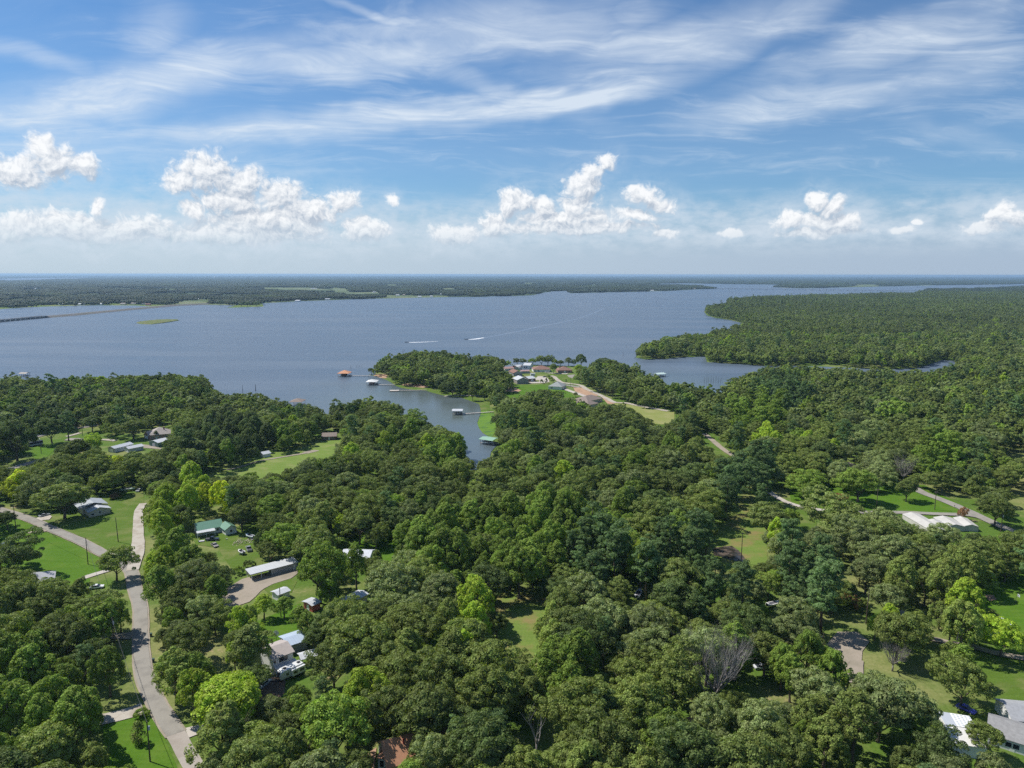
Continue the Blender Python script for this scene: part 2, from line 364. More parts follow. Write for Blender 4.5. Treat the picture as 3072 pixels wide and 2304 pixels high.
def strip(name, pts, widths, z, mat):
    "a road laid along a line of world points"
    z = zlayer(z)
    P = [Vector((p[0], p[1], 0)) for p in pts]
    # smooth with Catmull-Rom
    Q = []; Wd = []
    for i in range(len(P)-1):
        p0, p1, p2, p3 = P[max(i-1, 0)], P[i], P[i+1], P[min(i+2, len(P)-1)]
        n = max(2, int((p2-p1).length/4))
        for j in range(n):
            u = j/n; Q.append(.5*((2*p1)+(p2-p0)*u+(2*p0-5*p1+4*p2-p3)*u*u+(3*p1-p0-3*p2+p3)*u**3)); Wd.append(widths[i]*(1-u)+widths[i+1]*u)
    Q.append(P[-1]); Wd.append(widths[-1]); vs = []; fs = []
    rg = random.Random(len(Q))
    for i, p in enumerate(Q):
        d = (Q[min(i+1, len(Q)-1)]-Q[max(i-1, 0)]).normalized(); nn = Vector((-d.y, d.x, 0))
        w = Wd[i]/2
        a = p+nn*(w+rg.uniform(-.12, .12)); b = p-nn*(w+rg.uniform(-.12, .12)); vs += [(a.x, a.y, z), (b.x, b.y, z)]
        if i: k = 2*i; fs.append((k-2, k-1, k+1, k))
    me = bpy.data.meshes.new(name); me.from_pydata(vs, [], fs); me.materials.append(mat); me.update()
    o = link(bpy.data.objects.new(name, me)); o['kind'] = 'structure'; return o

# ------------------------------------------------------------------ ground and lake
FAR = 60000.
gm = MB()
ys = [-200, 200, 1000, 3000, 9000, 20000, FAR]; xs = [-FAR, -20000, -6000, -2000, -600, 0, 600, 2000, 6000, 20000, FAR]
gv = [(x, y, 0) for y in ys for x in xs]; nx = len(xs)
gf = [(j*nx+i, j*nx+i+1, (j+1)*nx+i+1, (j+1)*nx+i) for j in range(len(ys)-1) for i in range(nx-1)]
gm.add(gv, gf); gr = gm.build('ground', GROUND); gr['kind'] = 'structure'

TH = 13.
near_t = [('B4', 0,105),('B4',150,100),('B4',370,100),('B4',600,92),('B4',750,85),('B4',870,78),('B4',1090,85),('B4',1200,95),('B4',1260,130),('B4',1310,160),
          ('B4',1310,185),('B4',1400,190),('B4',1540,205),('B4',1620,215),('B4',1700,235),('B4',1800,255),('B4',1850,270),('B4',1890,265),('B4',2000,275),('B4',2050,250),('B4',2150,250),
          ('Z4',80,560),('Z4',320,545),('Z4',500,555),('Z4',560,600),('Z4',650,665),('Z4',800,695),('Z4',850,725),('Z4',990,735),('Z4',1010,790),
          ('Z4',1090,850),('Z4',1130,930),('Z4',1115,1010),('Z4',1190,1045),('Z4',1260,1045)]
right_g = [('Z4',1310,985),('Z4',1360,930),('Z4',1290,860),('Z4',1240,830),('Z4',1210,790),('Z4',1195,745),('Z4',1210,700),('Z4',1225,665),('Z4',1220,620),('Z4',1210,590),
           ('Z4',1130,560),('Z4',1040,530),('Z4',940,525),('Z4',880,510),('Z4',820,495),('Z4',770,478),('Z4',650,470),('Z4',560,455),('Z4',520,440),
           ('Z4',480,410),('Z4',430,385),('Z4',370,365),('Z4',320,352),('Z4',285,340)]
pen_t = [('Z4',340,255),('Z4',370,215),('Z4',460,190),('Z4',560,180),('Z4',640,140),('Z4',740,142),('Z4',800,150),('Z4',930,145),('Z4',980,165),('Z4',1090,158),('Z4',1120,195),
         ('Z4',1300,172),('Z4',1400,200),('Z4',1530,210),('Z4',1620,225)]
pen_g = [('Z5',740,352),('Z5',900,356),('Z5',1190,362),('Z5',1330,366)]
cov_t = [('Z5',1340,320),('Z5',1500,270),('Z5',1690,300),('Z5',1760,330),('Z5',1920,350),('Z5',1935,400),('Z5',1990,430),('Z5',2120,450),('B3',900,420),('B3',980,440),
         ('B3',1140,465),('B3',1280,470),('B3',1290,430),('B3',1330,400),('B3',1450,360),('B3',1530,325),('B2',640,615),('B2',850,600),('B2',1000,600),
         ('B2',1150,620),('B2',1290,635),('B2',1540,640),('B2',1700,628)]
bank_g = [('B2',1790,598),('B2',1780,580),('B2',1700,575),('B2',1650,595),('B2',1560,622),('B2',1450,632),('B2',1300,635),('B2',1100,622),('B2',800,612),('B2',600,612),('B2',400,600),('B2',250,590),
          ('B2',240,556),('B2',100,560),('B2',0,568),('B3',860,280),('B3',740,284),('B3',675,270)]
pa_t = [('B3',672,218),('B3',700,185),('B3',780,165),('B3',880,130),('B3',1040,115),('B3',1150,110),('B3',1160,90),('B3',1250,65),('B3',1330,60)]
bay_g = [('B3',1385,40),('B2',400,330),('B2',300,315),('B2',250,300),('B2',232,278)]
pb_t = [('B2',235,250),('B2',270,235),('B2',360,226)]
pb_g = [('B2',370,221)]
pc_t = [('B2',365,207),('B2',380,197),('B2',480,185),('B2',750,175),('B2',900,170),('B2',1100,165),('B2',1540,155),('B2',1570,140),('B2',1600,130),('B2',1900,125),('B2',2212,112),('B2',2500,104)]
far_g = [('B2',2500,98),('B2',2212,100),('B2',2150,105),('B2',1650,112),('B2',1540,115),('B2',1330,120),('B2',1110,125),('B2',950,130),('B2',820,132),('B2',670,125),('B2',700,109),('B2',370,106),
         ('B2',240,104),('B2',110,101),('B2',0,104),('B2',-60,106),('B2',-50,111),('B2',110,113),('B2',200,115),('B2',290,128),('B2',292,136),('B2',150,141),('B2',0,149),
         ('B1',2000,166),('B1',1800,170),('B1',1570,176),('B1',1565,160),('B1',1460,163),('B1',1400,172),('B1',1360,180),('B1',1330,190),('B1',1200,195),('B1',1050,197),('B1',1000,201),('B1',760,203),('B1',600,205),
         ('B1',380,212),('B1',200,215),('B1',80,220),('B1',0,224),('Z6',2000,275),('Z6',1740,290),('Z6',1750,312),('Z6',1600,317),('Z6',1500,321),('Z6',1560,306),('Z6',1430,298),('Z6',1300,300),
         ('Z6',1180,306),('Z6',1000,312),('Z6',900,306),('Z6',600,305),('Z6',300,314),('Z6',150,321),('Z6',0,331),('Z6',-300,345)]
lake_img = [F(*p) for p in near_t+right_g+pen_t+pen_g+cov_t+bank_g+pa_t+bay_g+pb_t+pb_g+pc_t+far_g]
def wl(lst, z):
    q = [W(*F(*p), z) for p in lst]; return [(p.x, p.y) for p in q]
lakeW = ([(-1500, 700), (-700, 742)]+wl(near_t, TH)+wl(right_g, 0)+wl(pen_t, TH)+wl(pen_g, 0)+wl(cov_t, TH)+wl(bank_g, 0)+wl(pa_t, TH)+wl(bay_g, 0)+wl(pb_t, TH)
         +wl(pb_g, 0)+wl(pc_t, TH)+wl(far_g, 0)+[(-6000, 3600)])
lake = sheet('lake', lakeW, .25, WATER)
for i, pts in enumerate([[('Z6',-60,128),('Z6',0,128),('Z6',250,123),('Z6',700,118),('Z6',560,129),('Z6',330,135),('Z6',200,140),('Z6',0,146),('Z6',-60,147)],
                         [('Z6',728,194),('Z6',800,192),('Z6',862,194),('Z6',850,203),('Z6',790,206),('Z6',745,203)],
                         [('B1',2110,113),('B1',2212,111),('B2',60,92),('B2',60,97),('B1',2212,118),('B1',2140,118)]]):
    sheet('distant_water', wl(pts, 0), .3, WATER)

# ------------------------------------------------------------------ where the ground shows between the trees (plan worked out on the photograph)
CLEAR = [
 ('Z1',[(-30,740),(130,748),(300,800),(430,880),(600,860),(700,860),(650,740),(740,670),(930,690),(1010,650),(1000,590),(1180,585),(1215,640),(1210,1250),(1215,1420),(1090,1420),(1040,1400),(880,1370),(880,1440),(770,1460),(750,1300),(640,1270),(500,1330),(400,1310),(280,1290),(300,1200),(340,1090),(130,1040),(-30,1050)]),
 ('Z2',[(1080,-10),(1212,-10),(1215,380),(1320,370),(1300,540),(1300,700),(1330,900),(1420,1030),(1540,1110),(1560,1180),(1640,1180),(1640,1300),(1580,1300),(1670,1540),(920,1560),(1010,1340),(930,1200),(870,1110),(1170,1000),(1180,920),(1110,780),(1110,640),(920,560),(930,430),(1090,410)]),
 ('H2',[(190,200),(600,190),(740,180),(750,450),(900,560),(1180,450),(1300,310),(1430,310),(1450,480),(1420,560),(1400,700),(1390,1100),(1340,1110),(1230,1060),(980,1230),(800,1180),(690,900),(620,800),(460,800),(350,760),(200,700),(60,560),(180,460)]),
 ('K2',[(200,480),(700,340),(1400,200),(1420,540),(1300,640),(1240,780),(1150,900),(1050,950),(840,950),(690,880),(640,900),(540,1000),(370,1120),(370,1170),(0,1240),(-150,1200),(-150,800),(0,690),(200,640)]),
 ('K2',[(1610,1170),(1900,1040),(1920,1180),(1770,1270),(1600,1240)]),
 ('K1',[(840,1500),(1260,1310),(1400,1400),(1300,1460),(1180,1620),(1040,1590)]),
 ('K1',[(820,500),(960,440),(1080,480),(1000,700),(900,640)]),
 ('Z3',[(250,1000),(380,960),(540,900),(560,950),(500,1030),(480,1100),(300,1180),(240,1170),(240,1060)]),
 ('H3',[(100,500),(200,390),(460,220),(820,180),(760,380),(780,470),(780,640),(1000,600),(1300,480),(1360,500),(1100,650),(960,780),(980,880),(900,960),(640,1080),(560,1080),(600,1250),(480,1400),(200,1400),(250,1050),(420,990),(350,800),(320,640)]),
 ('Z2',[(1640,600),(1820,440),(1830,780),(1720,800),(1700,640)]),
 ('Z3',[(1090,430),(1340,370),(1320,480),(1240,520),(1130,480),(1060,400)]),
 ('B8',[(1130,-20),(1340,-20),(1290,140),(1260,280),(1210,290),(1050,220),(1160,180)]),
 ('K8',[(600,830),(560,800),(750,800),(980,570),(1260,580),(1230,780),(1180,930),(1000,1000),(960,1200),(640,1200),(620,1030)]),
 ('Z8',[(1960,480),(2300,540),(2300,1200),(2110,1060),(1950,1020),(1750,980),(1740,810),(1940,790),(1990,780),(1990,600)]),
 ('Z8',[(1490,600),(1700,620),(1730,700),(1640,690)]), ('Z8',[(1810,745),(1900,760),(1900,800),(1830,800)]),
 ('Z8',[(1230,1010),(1330,1090),(1330,1180),(1130,1180),(1180,1060)]),
 ('Z7',[(1975,870),(2060,830),(2260,910),(2260,1100),(2140,1040),(2050,990),(1990,930)]),
 ('Z8',[(1060,190),(1240,240),(1240,290),(1230,330),(1260,400),(1290,490),(1230,530),(1110,510),(1080,440),(980,330),(990,250)]),
 ('Z8',[(430,650),(560,650),(700,690),(740,730),(640,740)]), ('Z8',[(1500,130),(1640,150),(1600,180),(1480,160)]),
 ('Z8',[(1650,340),(1740,350),(1730,380),(1650,370)]),('Z8',[(1930,390),(2030,410),(2030,440),(1940,410)]),
 ('Z7',[(760,310),(870,300),(930,360),(1120,360),(1130,310),(1190,370),(1290,390),(1390,310),(1500,330),(1640,325),(1720,330),(1900,390),(2000,430),(2060,500),(2100,560),(2010,565),(1880,545),(1750,515),(1690,548),(1610,520),(1530,475),(1530,450),(1300,440),(1060,430),(1020,480),(1010,540),(950,540),(960,450),(880,400),(800,370)]),
 ('Z7',[(590,370),(650,390),(640,440),(600,500),(540,500)]), ('Z7',[(500,530),(620,520),(700,580),(735,650),(710,740),(650,740),(560,720),(460,690),(470,610)]),
 ('Z7',[(1190,690),(1230,720),(1200,780)]), ('Z7',[(2120,300),(2260,340),(2260,430),(2160,410)]), ('Z7',[(2060,510),(2260,440),(2260,520),(2150,560)]),
 ('Z7',[(400,10),(480,40),(580,130),(530,120),(430,80)]), ('Z7',[(1195,150),(1250,165),(1240,190)]), ('Z7',[(2110,95),(2260,95),(2260,130),(2140,135)]),
 ('H4',[(280,210),(540,190),(760,95),(1000,110),(1010,190),(1500,150),(1640,190),(2040,190),(2060,330),(2120,400),(2130,500),(2212,640),(2212,880),(2020,960),(1900,960),(1750,800),(1480,780),(1340,700),(1200,730),(950,790),(820,880),(560,980),(340,920),(330,840),(600,860),(760,800),(560,680),(600,600),(520,450),(300,290)]),
 ('Z5',[(1190,570),(1330,600),(1380,650),(1500,695),(1660,750),(1780,760),(1640,720),(1500,670),(1400,630),(1330,585)]),
 ('Z5',[(1180,730),(1300,690),(1480,660),(1560,760),(1600,790),(1530,780),(1340,760),(1250,740)]),
 ('Z5',[(1560,740),(1700,755),(1900,790),(2230,850),(2230,985),(1970,975),(1950,890),(1840,805),(1660,790)]),
 ('B3',[(900,640),(960,640),(940,680),(900,670)]), ('B3',[(1100,740),(1140,790),(1150,870),(1290,890),(1200,820),(1215,780)]),
 ('H8',[(1050,60),(1300,60),(1380,260),(1470,290),(1540,330),(1530,400),(1530,560),(1600,760),(1500,880),(1400,940),(1300,900)]),
 ('H8',[(1180,1010),(1320,960),(1600,1020),(1560,1100),(1640,1130),(1620,1160),(1520,1190),(1500,1260),(1190,1240)]),
 ('Z4',[(380,345),(480,375),(540,430),(640,430),(800,450),(900,490),(950,510),(1230,515),(1290,545),(1290,640),(1200,640),(900,560),(400,420)]),
 ('B4',[(1200,680),(1370,665),(1500,620),(1640,580),(1640,545),(1560,545),(1620,540),(1700,570),(1830,530),(1940,490),(1930,430),(2030,425),(2050,520),(1990,580),(1870,600),(1720,665),(1560,690),(1300,712)]),
 ('H7',[(320,210),(500,190),(830,200),(960,110),(1200,90),(1200,140),(960,210),(1000,240),(1300,280),(1390,310),(1600,310),(1720,330),(1750,430),(1720,450),(1560,440),(1310,450),(1250,420),(1230,290),(1020,290),(900,270),(830,300),(660,380),(600,460),(500,540),(300,610),(220,630),(0,610),(0,560),(360,500),(400,420),(310,330)]),
 ('H7',[(1760,210),(1980,90),(2080,90),(2060,240),(1990,260),(1985,390),(1900,390),(1800,370),(1730,340),(1790,290)]),
 ('Z1',[(0,1050),(80,1060),(80,1100),(0,1100)]),
 ('Z7',[(0,880),(60,890),(50,960),(0,990)]),('Z7',[(770,955),(830,965),(820,990),(770,985)]),
 ('Z6',[(0,330),(0,440),(500,340),(1400,310)]), ('V',[(1395,882),(1450,890),(1450,910),(1390,905)]),
]
MW, MH = 1740, 1352; OX, OY = 100, 100      # half resolution with a margin
MASK = np.zeros((MH, MW), bool)
def fill(poly):
    p = np.array(poly, float)/2+[OX, OY]; x0, y0 = np.floor(p.min(0)).astype(int); x1, y1 = np.ceil(p.max(0)).astype(int)
    x0, y0 = max(x0, 0), max(y0, 0); x1, y1 = min(x1+1, MW), min(y1+1, MH)
    if x1 <= x0 or y1 <= y0: return
    X, Y = np.meshgrid(np.arange(x0, x1)+.5, np.arange(y0, y1)+.5); ins = np.zeros(X.shape, bool)
    for i in range(len(p)):
        a, b = p[i-1], p[i]
        if a[1] == b[1]: continue
        c = ((a[1] > Y) != (b[1] > Y)) & (X < (b[0]-a[0])*(Y-a[1])/(b[1]-a[1])+a[0]); ins ^= c
    MASK[y0:y1, x0:x1] |= ins
for k, pl in CLEAR: fill([F(k, *p) for p in pl])
fill(lake_img)
def hit(fx, fy):
    ix = (np.asarray(fx)/2+OX).astype(int); iy = (np.asarray(fy)/2+OY).astype(int)
    ok = (ix >= 0) & (ix < MW) & (iy >= 0) & (iy < MH)
    r = np.zeros(ix.shape, bool); r[ok] = MASK[iy[ok], ix[ok]]; return r
FRONT = []      # things that nearer trees must not cover
for k, base, pl in (('Z8', (300, 770), [(130,520),(180,400),(300,345),(420,390),(540,500),(520,600),(380,650),(330,690),(280,690),(160,600)]), ('B8', (1310, 940), [(1245,550),(1290,600),(1400,590),(1430,740),(1340,820),(1330,1000),(1290,1000),(1270,700)]),
                    ('K8', (850, 1110), [(600,830),(980,570),(1280,580),(1230,800),(1000,1060),(960,1250),(600,1250)]), ('Z8', (1400, 540), [(1310,400),(1500,390),(1460,520),(1330,520)]), ('Z7', (1530, 270), [(1490,165),(1590,165),(1570,260),(1510,260)]),
                    ('K1', (1040, 1650), [(850,1500),(1260,1310),(1400,1400),(1040,1600)]), ('K2', (1758, 1260), [(1620,1170),(1900,1050),(1930,1160),(1770,1250)]), ('Z8', (590, 540), [(560,500),(640,500),(640,540),(560,540)])):
    FRONT.append((G(k, *base).y, np.array([F(k, *p) for p in pl])))
LP = np.array(lakeW)
def inpoly(x, y, p):
    ins = np.zeros(x.shape, bool)
    for i in range(len(p)):
        a, b = p[i-1], p[i]
        if a[1] == b[1]: continue
        ins ^= ((a[1] > y) != (b[1] > y)) & (x < (b[0]-a[0])*(y-a[1])/(b[1]-a[1])+a[0])
    return ins
def blocked(x, y, r, h):
    "would a tree here hide open ground or water that the photograph shows?"
    L = np.hypot(x, y)+1e-6; nx, ny = y/L, -x/L; bad = np.zeros(x.shape, bool)
    for hh, w in ((.06, .1), (.16, .1), (.26, .45), (.36, .78), (.46, .8), (.56, .8), (.66, .75), (.76, .6), (.86, .45), (.95, .15)):
        for s in np.arange(-1, 1.01, .25 if w > .3 else 1.):
            px, py = PR(x+nx*s*w*r, y+ny*s*w*r, h*hh); bad |= hit(px, py)
    for yb, ip in FRONT:
        f = y < yb-1
        for hh, s in ((.95, 0), (.8, .4), (.8, -.4), (.6, 0), (.6, .6), (.6, -.6), (.4, 0)):
            px, py = PR(x+nx*s*r, y+ny*s*r, h*hh); bad |= f & inpoly(px, py, ip)
    return bad | inpoly(x, y, LP)

# ------------------------------------------------------------------ tree meshes
def unit(n, rg):
    d = rg.normal(size=(n, 3)); return d/np.linalg.norm(d, axis=1)[:, None]
def leaves(P, N, size, rg):
    "one small leaf spray (quad) at every point, facing roughly along N"
    n = len(P); nn = N+.55*unit(n, rg); nn /= np.linalg.norm(nn, axis=1)[:, None]
    a = np.cross(nn, unit(n, rg)); a /= np.linalg.norm(a, axis=1)[:, None]+1e-9; b = np.cross(nn, a)
    s = size*rg.uniform(.6, 1.3, n)[:, None]; w = s*rg.uniform(.55, .9, n)[:, None]
    V = np.stack([P-a*s*.5, P+b*w*.5-a*s*.05, P+a*s*.6, P-b*w*.5+a*s*.05], 1).reshape(-1, 3)
    return V, np.arange(4*n).reshape(n, 4)
def crown(name, kind, npuff, nleaf, size, seed):
    rg = np.random.default_rng(seed)
    if kind == 'oak': cz, rx, rz, pr = 7.4, 5.3, 4.7, (.75, 1.45)
    elif kind == 'gum': cz, rx, rz, pr = 7.8, 3.7, 5.4, (.65, 1.2)
    elif kind == 'pine': cz, rx, rz, pr = 12., 3.6, 6.4, (.7, 1.2)
    elif kind == 'cedar': cz, rx, rz, pr = 3.6, 1.8, 3.6, (.45, .8)
    else: cz, rx, rz, pr = 1.7, 1.9, 1.7, (.5, .9)
    lob = unit(9, rg); amp = rg.uniform(-.22, .52, 9)
    d = unit(npuff*3, rg); d = d[d[:, 2] > (-.45 if kind != 'cedar' else -.95)][:npuff]
    m = 1+sum(amp[i]*np.clip(d@lob[i], 0, 1)**3 for i in range(9))-.12
    rad = m*np.where(rg.uniform(0, 1, len(d)) < .16, rg.uniform(.2, .6, len(d)), rg.uniform(.70, 1.0, len(d)))
    if kind in ('gum', 'cedar'):
        tz = np.clip((d[:, 2]+1)/2, 0, 1); taper = np.clip((1.25-tz*1.05) if kind == 'cedar' else (1.02-.42*tz**2), .12, 1)
        C = np.stack([d[:, 0]*rx*rad*taper*1.25, d[:, 1]*rx*rad*taper*1.25, cz+d[:, 2]*rz*(rad*.4+.6)], 1)
    elif kind == 'pine':
        zz = rg.uniform(-.85, 1, len(d)); prof = np.sqrt(np.clip(1-(zz*.93)**2, .03, 1))*(.75+.25*np.sin(zz*9+seed))
        an = rg.uniform(0, 2*math.pi, len(d)); C = np.stack([np.cos(an)*rx*prof*rad*1.1, np.sin(an)*rx*prof*rad*1.1, cz+zz*rz], 1)
    else: C = np.stack([d[:, 0]*rx*rad, d[:, 1]*rx*rad, cz+d[:, 2]*rz*rad], 1)
    r = rg.uniform(*pr, len(d)); k = nleaf; idx = np.repeat(np.arange(len(d)), k)
    out = C-np.array([0, 0, cz-rz*.5]); out /= np.linalg.norm(out, axis=1)[:, None]
    dd = unit(len(idx), rg)+.55*out[idx]+np.array([0, 0, .25]); dd /= np.linalg.norm(dd, axis=1)[:, None]
    flat = np.array([1, 1, .62]) if kind != 'gum' else np.array([.9, .9, 1.1])
    Pp = C[idx]+dd*flat*(r[idx]*rg.uniform(.8, 1.06, len(idx)))[:, None]
    Pp[:, 2] = np.maximum(Pp[:, 2], .15)
    V, Fc = leaves(Pp, dd, size, rg)
    return mesh_np(name, V, Fc, LEAF)
def limb(mb, p, d, length, r, depth, rg, spread=.6, n=5, up=.12):
    pts = [p]; rd = [r]; q = p.copy(); dd = d.copy(); seg = 4
    for i in range(seg):
        dd = (dd+Vector((rg.uniform(-.22, .22), rg.uniform(-.22, .22), rg.uniform(-.08, .2)+up*.3))).normalized(); q = q+dd*length/seg
        pts.append(q.copy()); rd.append(r*(1-.62*(i+1)/seg))
        if depth and i >= 1:
            for _ in range(2 if depth > 1 else 1+(i > 1)):
                s = Vector((rg.uniform(-1, 1), rg.uniform(-1, 1), rg.uniform(-.2, .9))); s = (dd+s*spread*1.3).normalized()
                limb(mb, q.copy(), s, length*rg.uniform(.5, .75), rd[-1]*.6, depth-1, rg, spread, max(3, n-1), up)
    mb.tube(pts, rd, n, False)
def trunk_mesh(name, kind, seed, lod=0):
    rg = random.Random(seed); mb = MB()
    if kind == 'pine': mb.tube([(0,0,-.3),(.1,0,6),(.2,.1,12),(.1,.1,18)], [.32,.25,.17,.05], 7)
    elif kind == 'cedar': mb.tube([(0,0,-.2),(0,0,3),(0,0,6.5)], [.16,.11,.03], 6)
    elif kind == 'shrub':
        for i in range(4): a = i*1.6; mb.tube([(0,0,-.1),(math.cos(a)*.5,math.sin(a)*.5,1.2)], [.06,.03], 4)
    else:
        th = 3.4 if kind == 'oak' else 5.0
        mb.tube([(0,0,-.3),(0,0,.6),(.1,.05,th*.6),(.05,.1,th)], [.46,.34,.28,.25], 8)
        k = 6 if kind == 'oak' else 4
        for i in range(k):
            a = 2*math.pi*i/k+rg.uniform(-.4, .4); e = .75 if kind == 'oak' else 1.5
            limb(mb, Vector((.05, .1, th-.3+rg.uniform(-.8, .5))), Vector((math.cos(a), math.sin(a), e)).normalized(), (5.0 if kind == 'oak' else 5.2), .16, 1 if lod == 0 else 0, rg)
        if kind == 'gum': mb.tube([(.05,.1,th),(.1,0,9),(0,.1,12.5)], [.22,.13,.04], 5)
    me = bpy.data.meshes.new(name); me.from_pydata(mb.v, [], mb.f); me.materials.append(BARK)
    for p in me.polygons: p.use_smooth = True
    return me
KINDS = ['oak', 'gum', 'pine', 'cedar', 'shrub']
HGT = {'oak': 12.5, 'gum': 14.5, 'pine': 19., 'cedar': 7.6, 'shrub': 3.4}; RAD = {'oak': 6.3, 'gum': 4.3, 'pine': 4.3, 'cedar': 2.3, 'shrub': 2.6}
NEAR = {'oak': [crown('oak_crown', 'oak', 140, 96, .40, 10+i) for i in range(6)], 'gum': [crown('leafy_crown', 'gum', 108, 90, .37, 30+i) for i in range(4)],
        'pine': [crown('pine_crown', 'pine', 90, 75, .42, 50+i) for i in range(3)], 'cedar': [crown('cedar_crown', 'cedar', 60, 40, .30, 60)],
        'shrub': [crown('shrub_foliage', 'shrub', 30, 60, .34, 70+i) for i in range(2)]}
TRK = {k: [trunk_mesh(k+'_trunk', k, 5+i) for i in range(2)] for k in KINDS}
MID = [crown('m', 'oak', 64, 34, .98, 110+i) for i in range(5)]+[crown('m', 'gum', 56, 30, .88, 130+i) for i in range(3)]+[crown('m', 'pine', 44, 34, .85, 150+i) for i in range(2)]
LOW = [crown('l', 'oak', 42, 13, 1.55, 210+i) for i in range(5)]+[crown('l', 'gum', 34, 12, 1.45, 230+i) for i in range(2)]+[crown('l', 'pine', 24, 9, 1.7, 250)]

# tints (linear base colours)
TINT = {'oak': (.142, .188, .060), 'olive': (.162, .212, .062), 'grey': (.180, .228, .104), 'dark': (.100, .145, .052), 'fresh': (.158, .238, .046), 'bright': (.240, .338, .040),
        'yellow': (.38, .46, .030), 'gold': (.52, .40, .035), 'pine': (.100, .165, .070), 'russet': (.25, .15, .09), 'light': (.22, .29, .08)}
WORD = {'oak': 'dark green', 'olive': 'olive green', 'grey': 'greyish green', 'dark': 'very dark green', 'fresh': 'fresh green', 'bright': 'bright green', 'yellow': 'yellow-green',
        'gold': 'golden yellow', 'pine': 'deep blue-green', 'russet': 'reddish brown', 'light': 'pale green'}
# patches of colour seen in the photograph, full view coordinates: x, y, radius x, radius y, kind, tint
HINT = [(430,1065,45,35,'gum','bright'),(470,1075,28,25,'gum','yellow'),(500,1050,12,10,'gum','gold'),(20,1050,28,25,'gum','yellow'),(255,995,42,12,'gum','yellow'),(350,1110,38,30,'gum','bright'),
 (385,1180,50,30,'gum','fresh'),(340,1200,30,30,'gum','bright'),(735,1130,28,20,'gum','bright'),(885,1195,22,20,'gum','bright'),(760,990,25,15,'gum','bright'),(700,1005,50,14,'gum','fresh'),(860,1180,40,20,'gum','fresh'),
 (1210,1015,22,14,'gum','bright'),(1020,1325,40,40,'gum','bright'),(990,1390,22,24,'gum','bright'),(945,1290,40,35,'gum','fresh'),(1040,1180,200,70,'gum','fresh'),(1230,1150,160,70,'gum','fresh'),(1190,1330,22,45,'gum','light'),
 (480,1510,70,45,'gum','bright'),(740,1490,70,25,'gum','bright'),(690,1500,90,30,'gum','fresh'),(1440,1200,40,40,'pine','pine'),(1290,1210,60,50,'pine','pine'),(1540,1210,60,60,'pine','pine'),(1740,1250,60,60,'pine','pine'),
 (1630,1040,50,45,'pine','pine'),(1565,1060,25,40,'pine','pine'),(1690,860,60,30,'pine','pine'),(1640,900,60,30,'pine','fresh'),(2040,990,50,40,'pine','fresh'),(2020,1060,50,30,'pine','oak'),(70,1420,40,35,'gum','bright'),(60,1460,110,60,'gum','fresh'),
 (220,1480,70,60,'gum','fresh'),(60,1570,120,70,'gum','fresh'),(180,1610,80,40,'gum','light'),(500,1600,60,35,'gum','light'),(470,1380,40,35,'gum','bright'),(110,1340,80,50,'oak','oak'),(210,1330,60,50,'gum','fresh'),(240,1300,50,30,'gum','bright'),
 (640,1370,30,40,'gum','fresh'),(520,1330,30,30,'gum','bright'),(570,1290,60,30,'gum','fresh'),(745,1200,20,30,'gum','fresh'),(1960,1400,40,30,'gum','bright'),(1915,1330,30,50,'gum','bright'),(2080,1280,30,40,'gum','bright'),(2090,1380,60,40,'gum','light'),
 (1800,1180,60,40,'oak','grey'),(1900,1240,60,60,'oak','grey'),(2000,1250,90,60,'gum','olive'),(2060,1215,40,30,'gum','olive'),(1700,1340,60,50,'oak','grey'),(1370,1330,90,60,'oak','grey'),(1450,1400,120,60,'oak','grey'),(1350,1480,140,60,'oak','olive'),
 (1160,1470,60,40,'gum','olive'),(1070,1500,60,50,'oak','olive'),(1000,1600,50,40,'pine','pine'),(1600,1550,140,60,'oak','grey'),(1800,1560,100,60,'gum','olive'),(1900,1480,60,50,'oak','grey'),(1750,1440,60,40,'gum','fresh'),(1650,950,40,14,'gum','bright'),
 (880,1270,70,60,'oak','grey'),(700,1150,50,30,'gum','olive'),(800,1180,40,20,'oak','olive'),(1900,1010,60,30,'oak','grey'),(1730,1000,50,30,'oak','olive'),(140,1060,60,40,'oak','dark'),(150,1020,140,25,'oak','olive'),(60,940,60,60,'oak','dark'),(130,930,60,50,'oak','dark'),
 (500,950,80,50,'gum','dark'),(620,960,40,30,'gum','fresh'),(880,950,40,20,'gum','fresh'),(985,960,28,20,'gum','bright'),(960,985,40,30,'gum','fresh'),(830,850,30,8,'gum','bright'),(1330,1290,30,40,'oak','oak'),(1400,1290,40,40,'oak','olive'),(1220,1440,70,40,'gum','fresh')]
HN = [(x*1.3888, y*1.3888, a*1.3888, b*1.3888, k, c) for x, y, a, b, k, c in HINT]

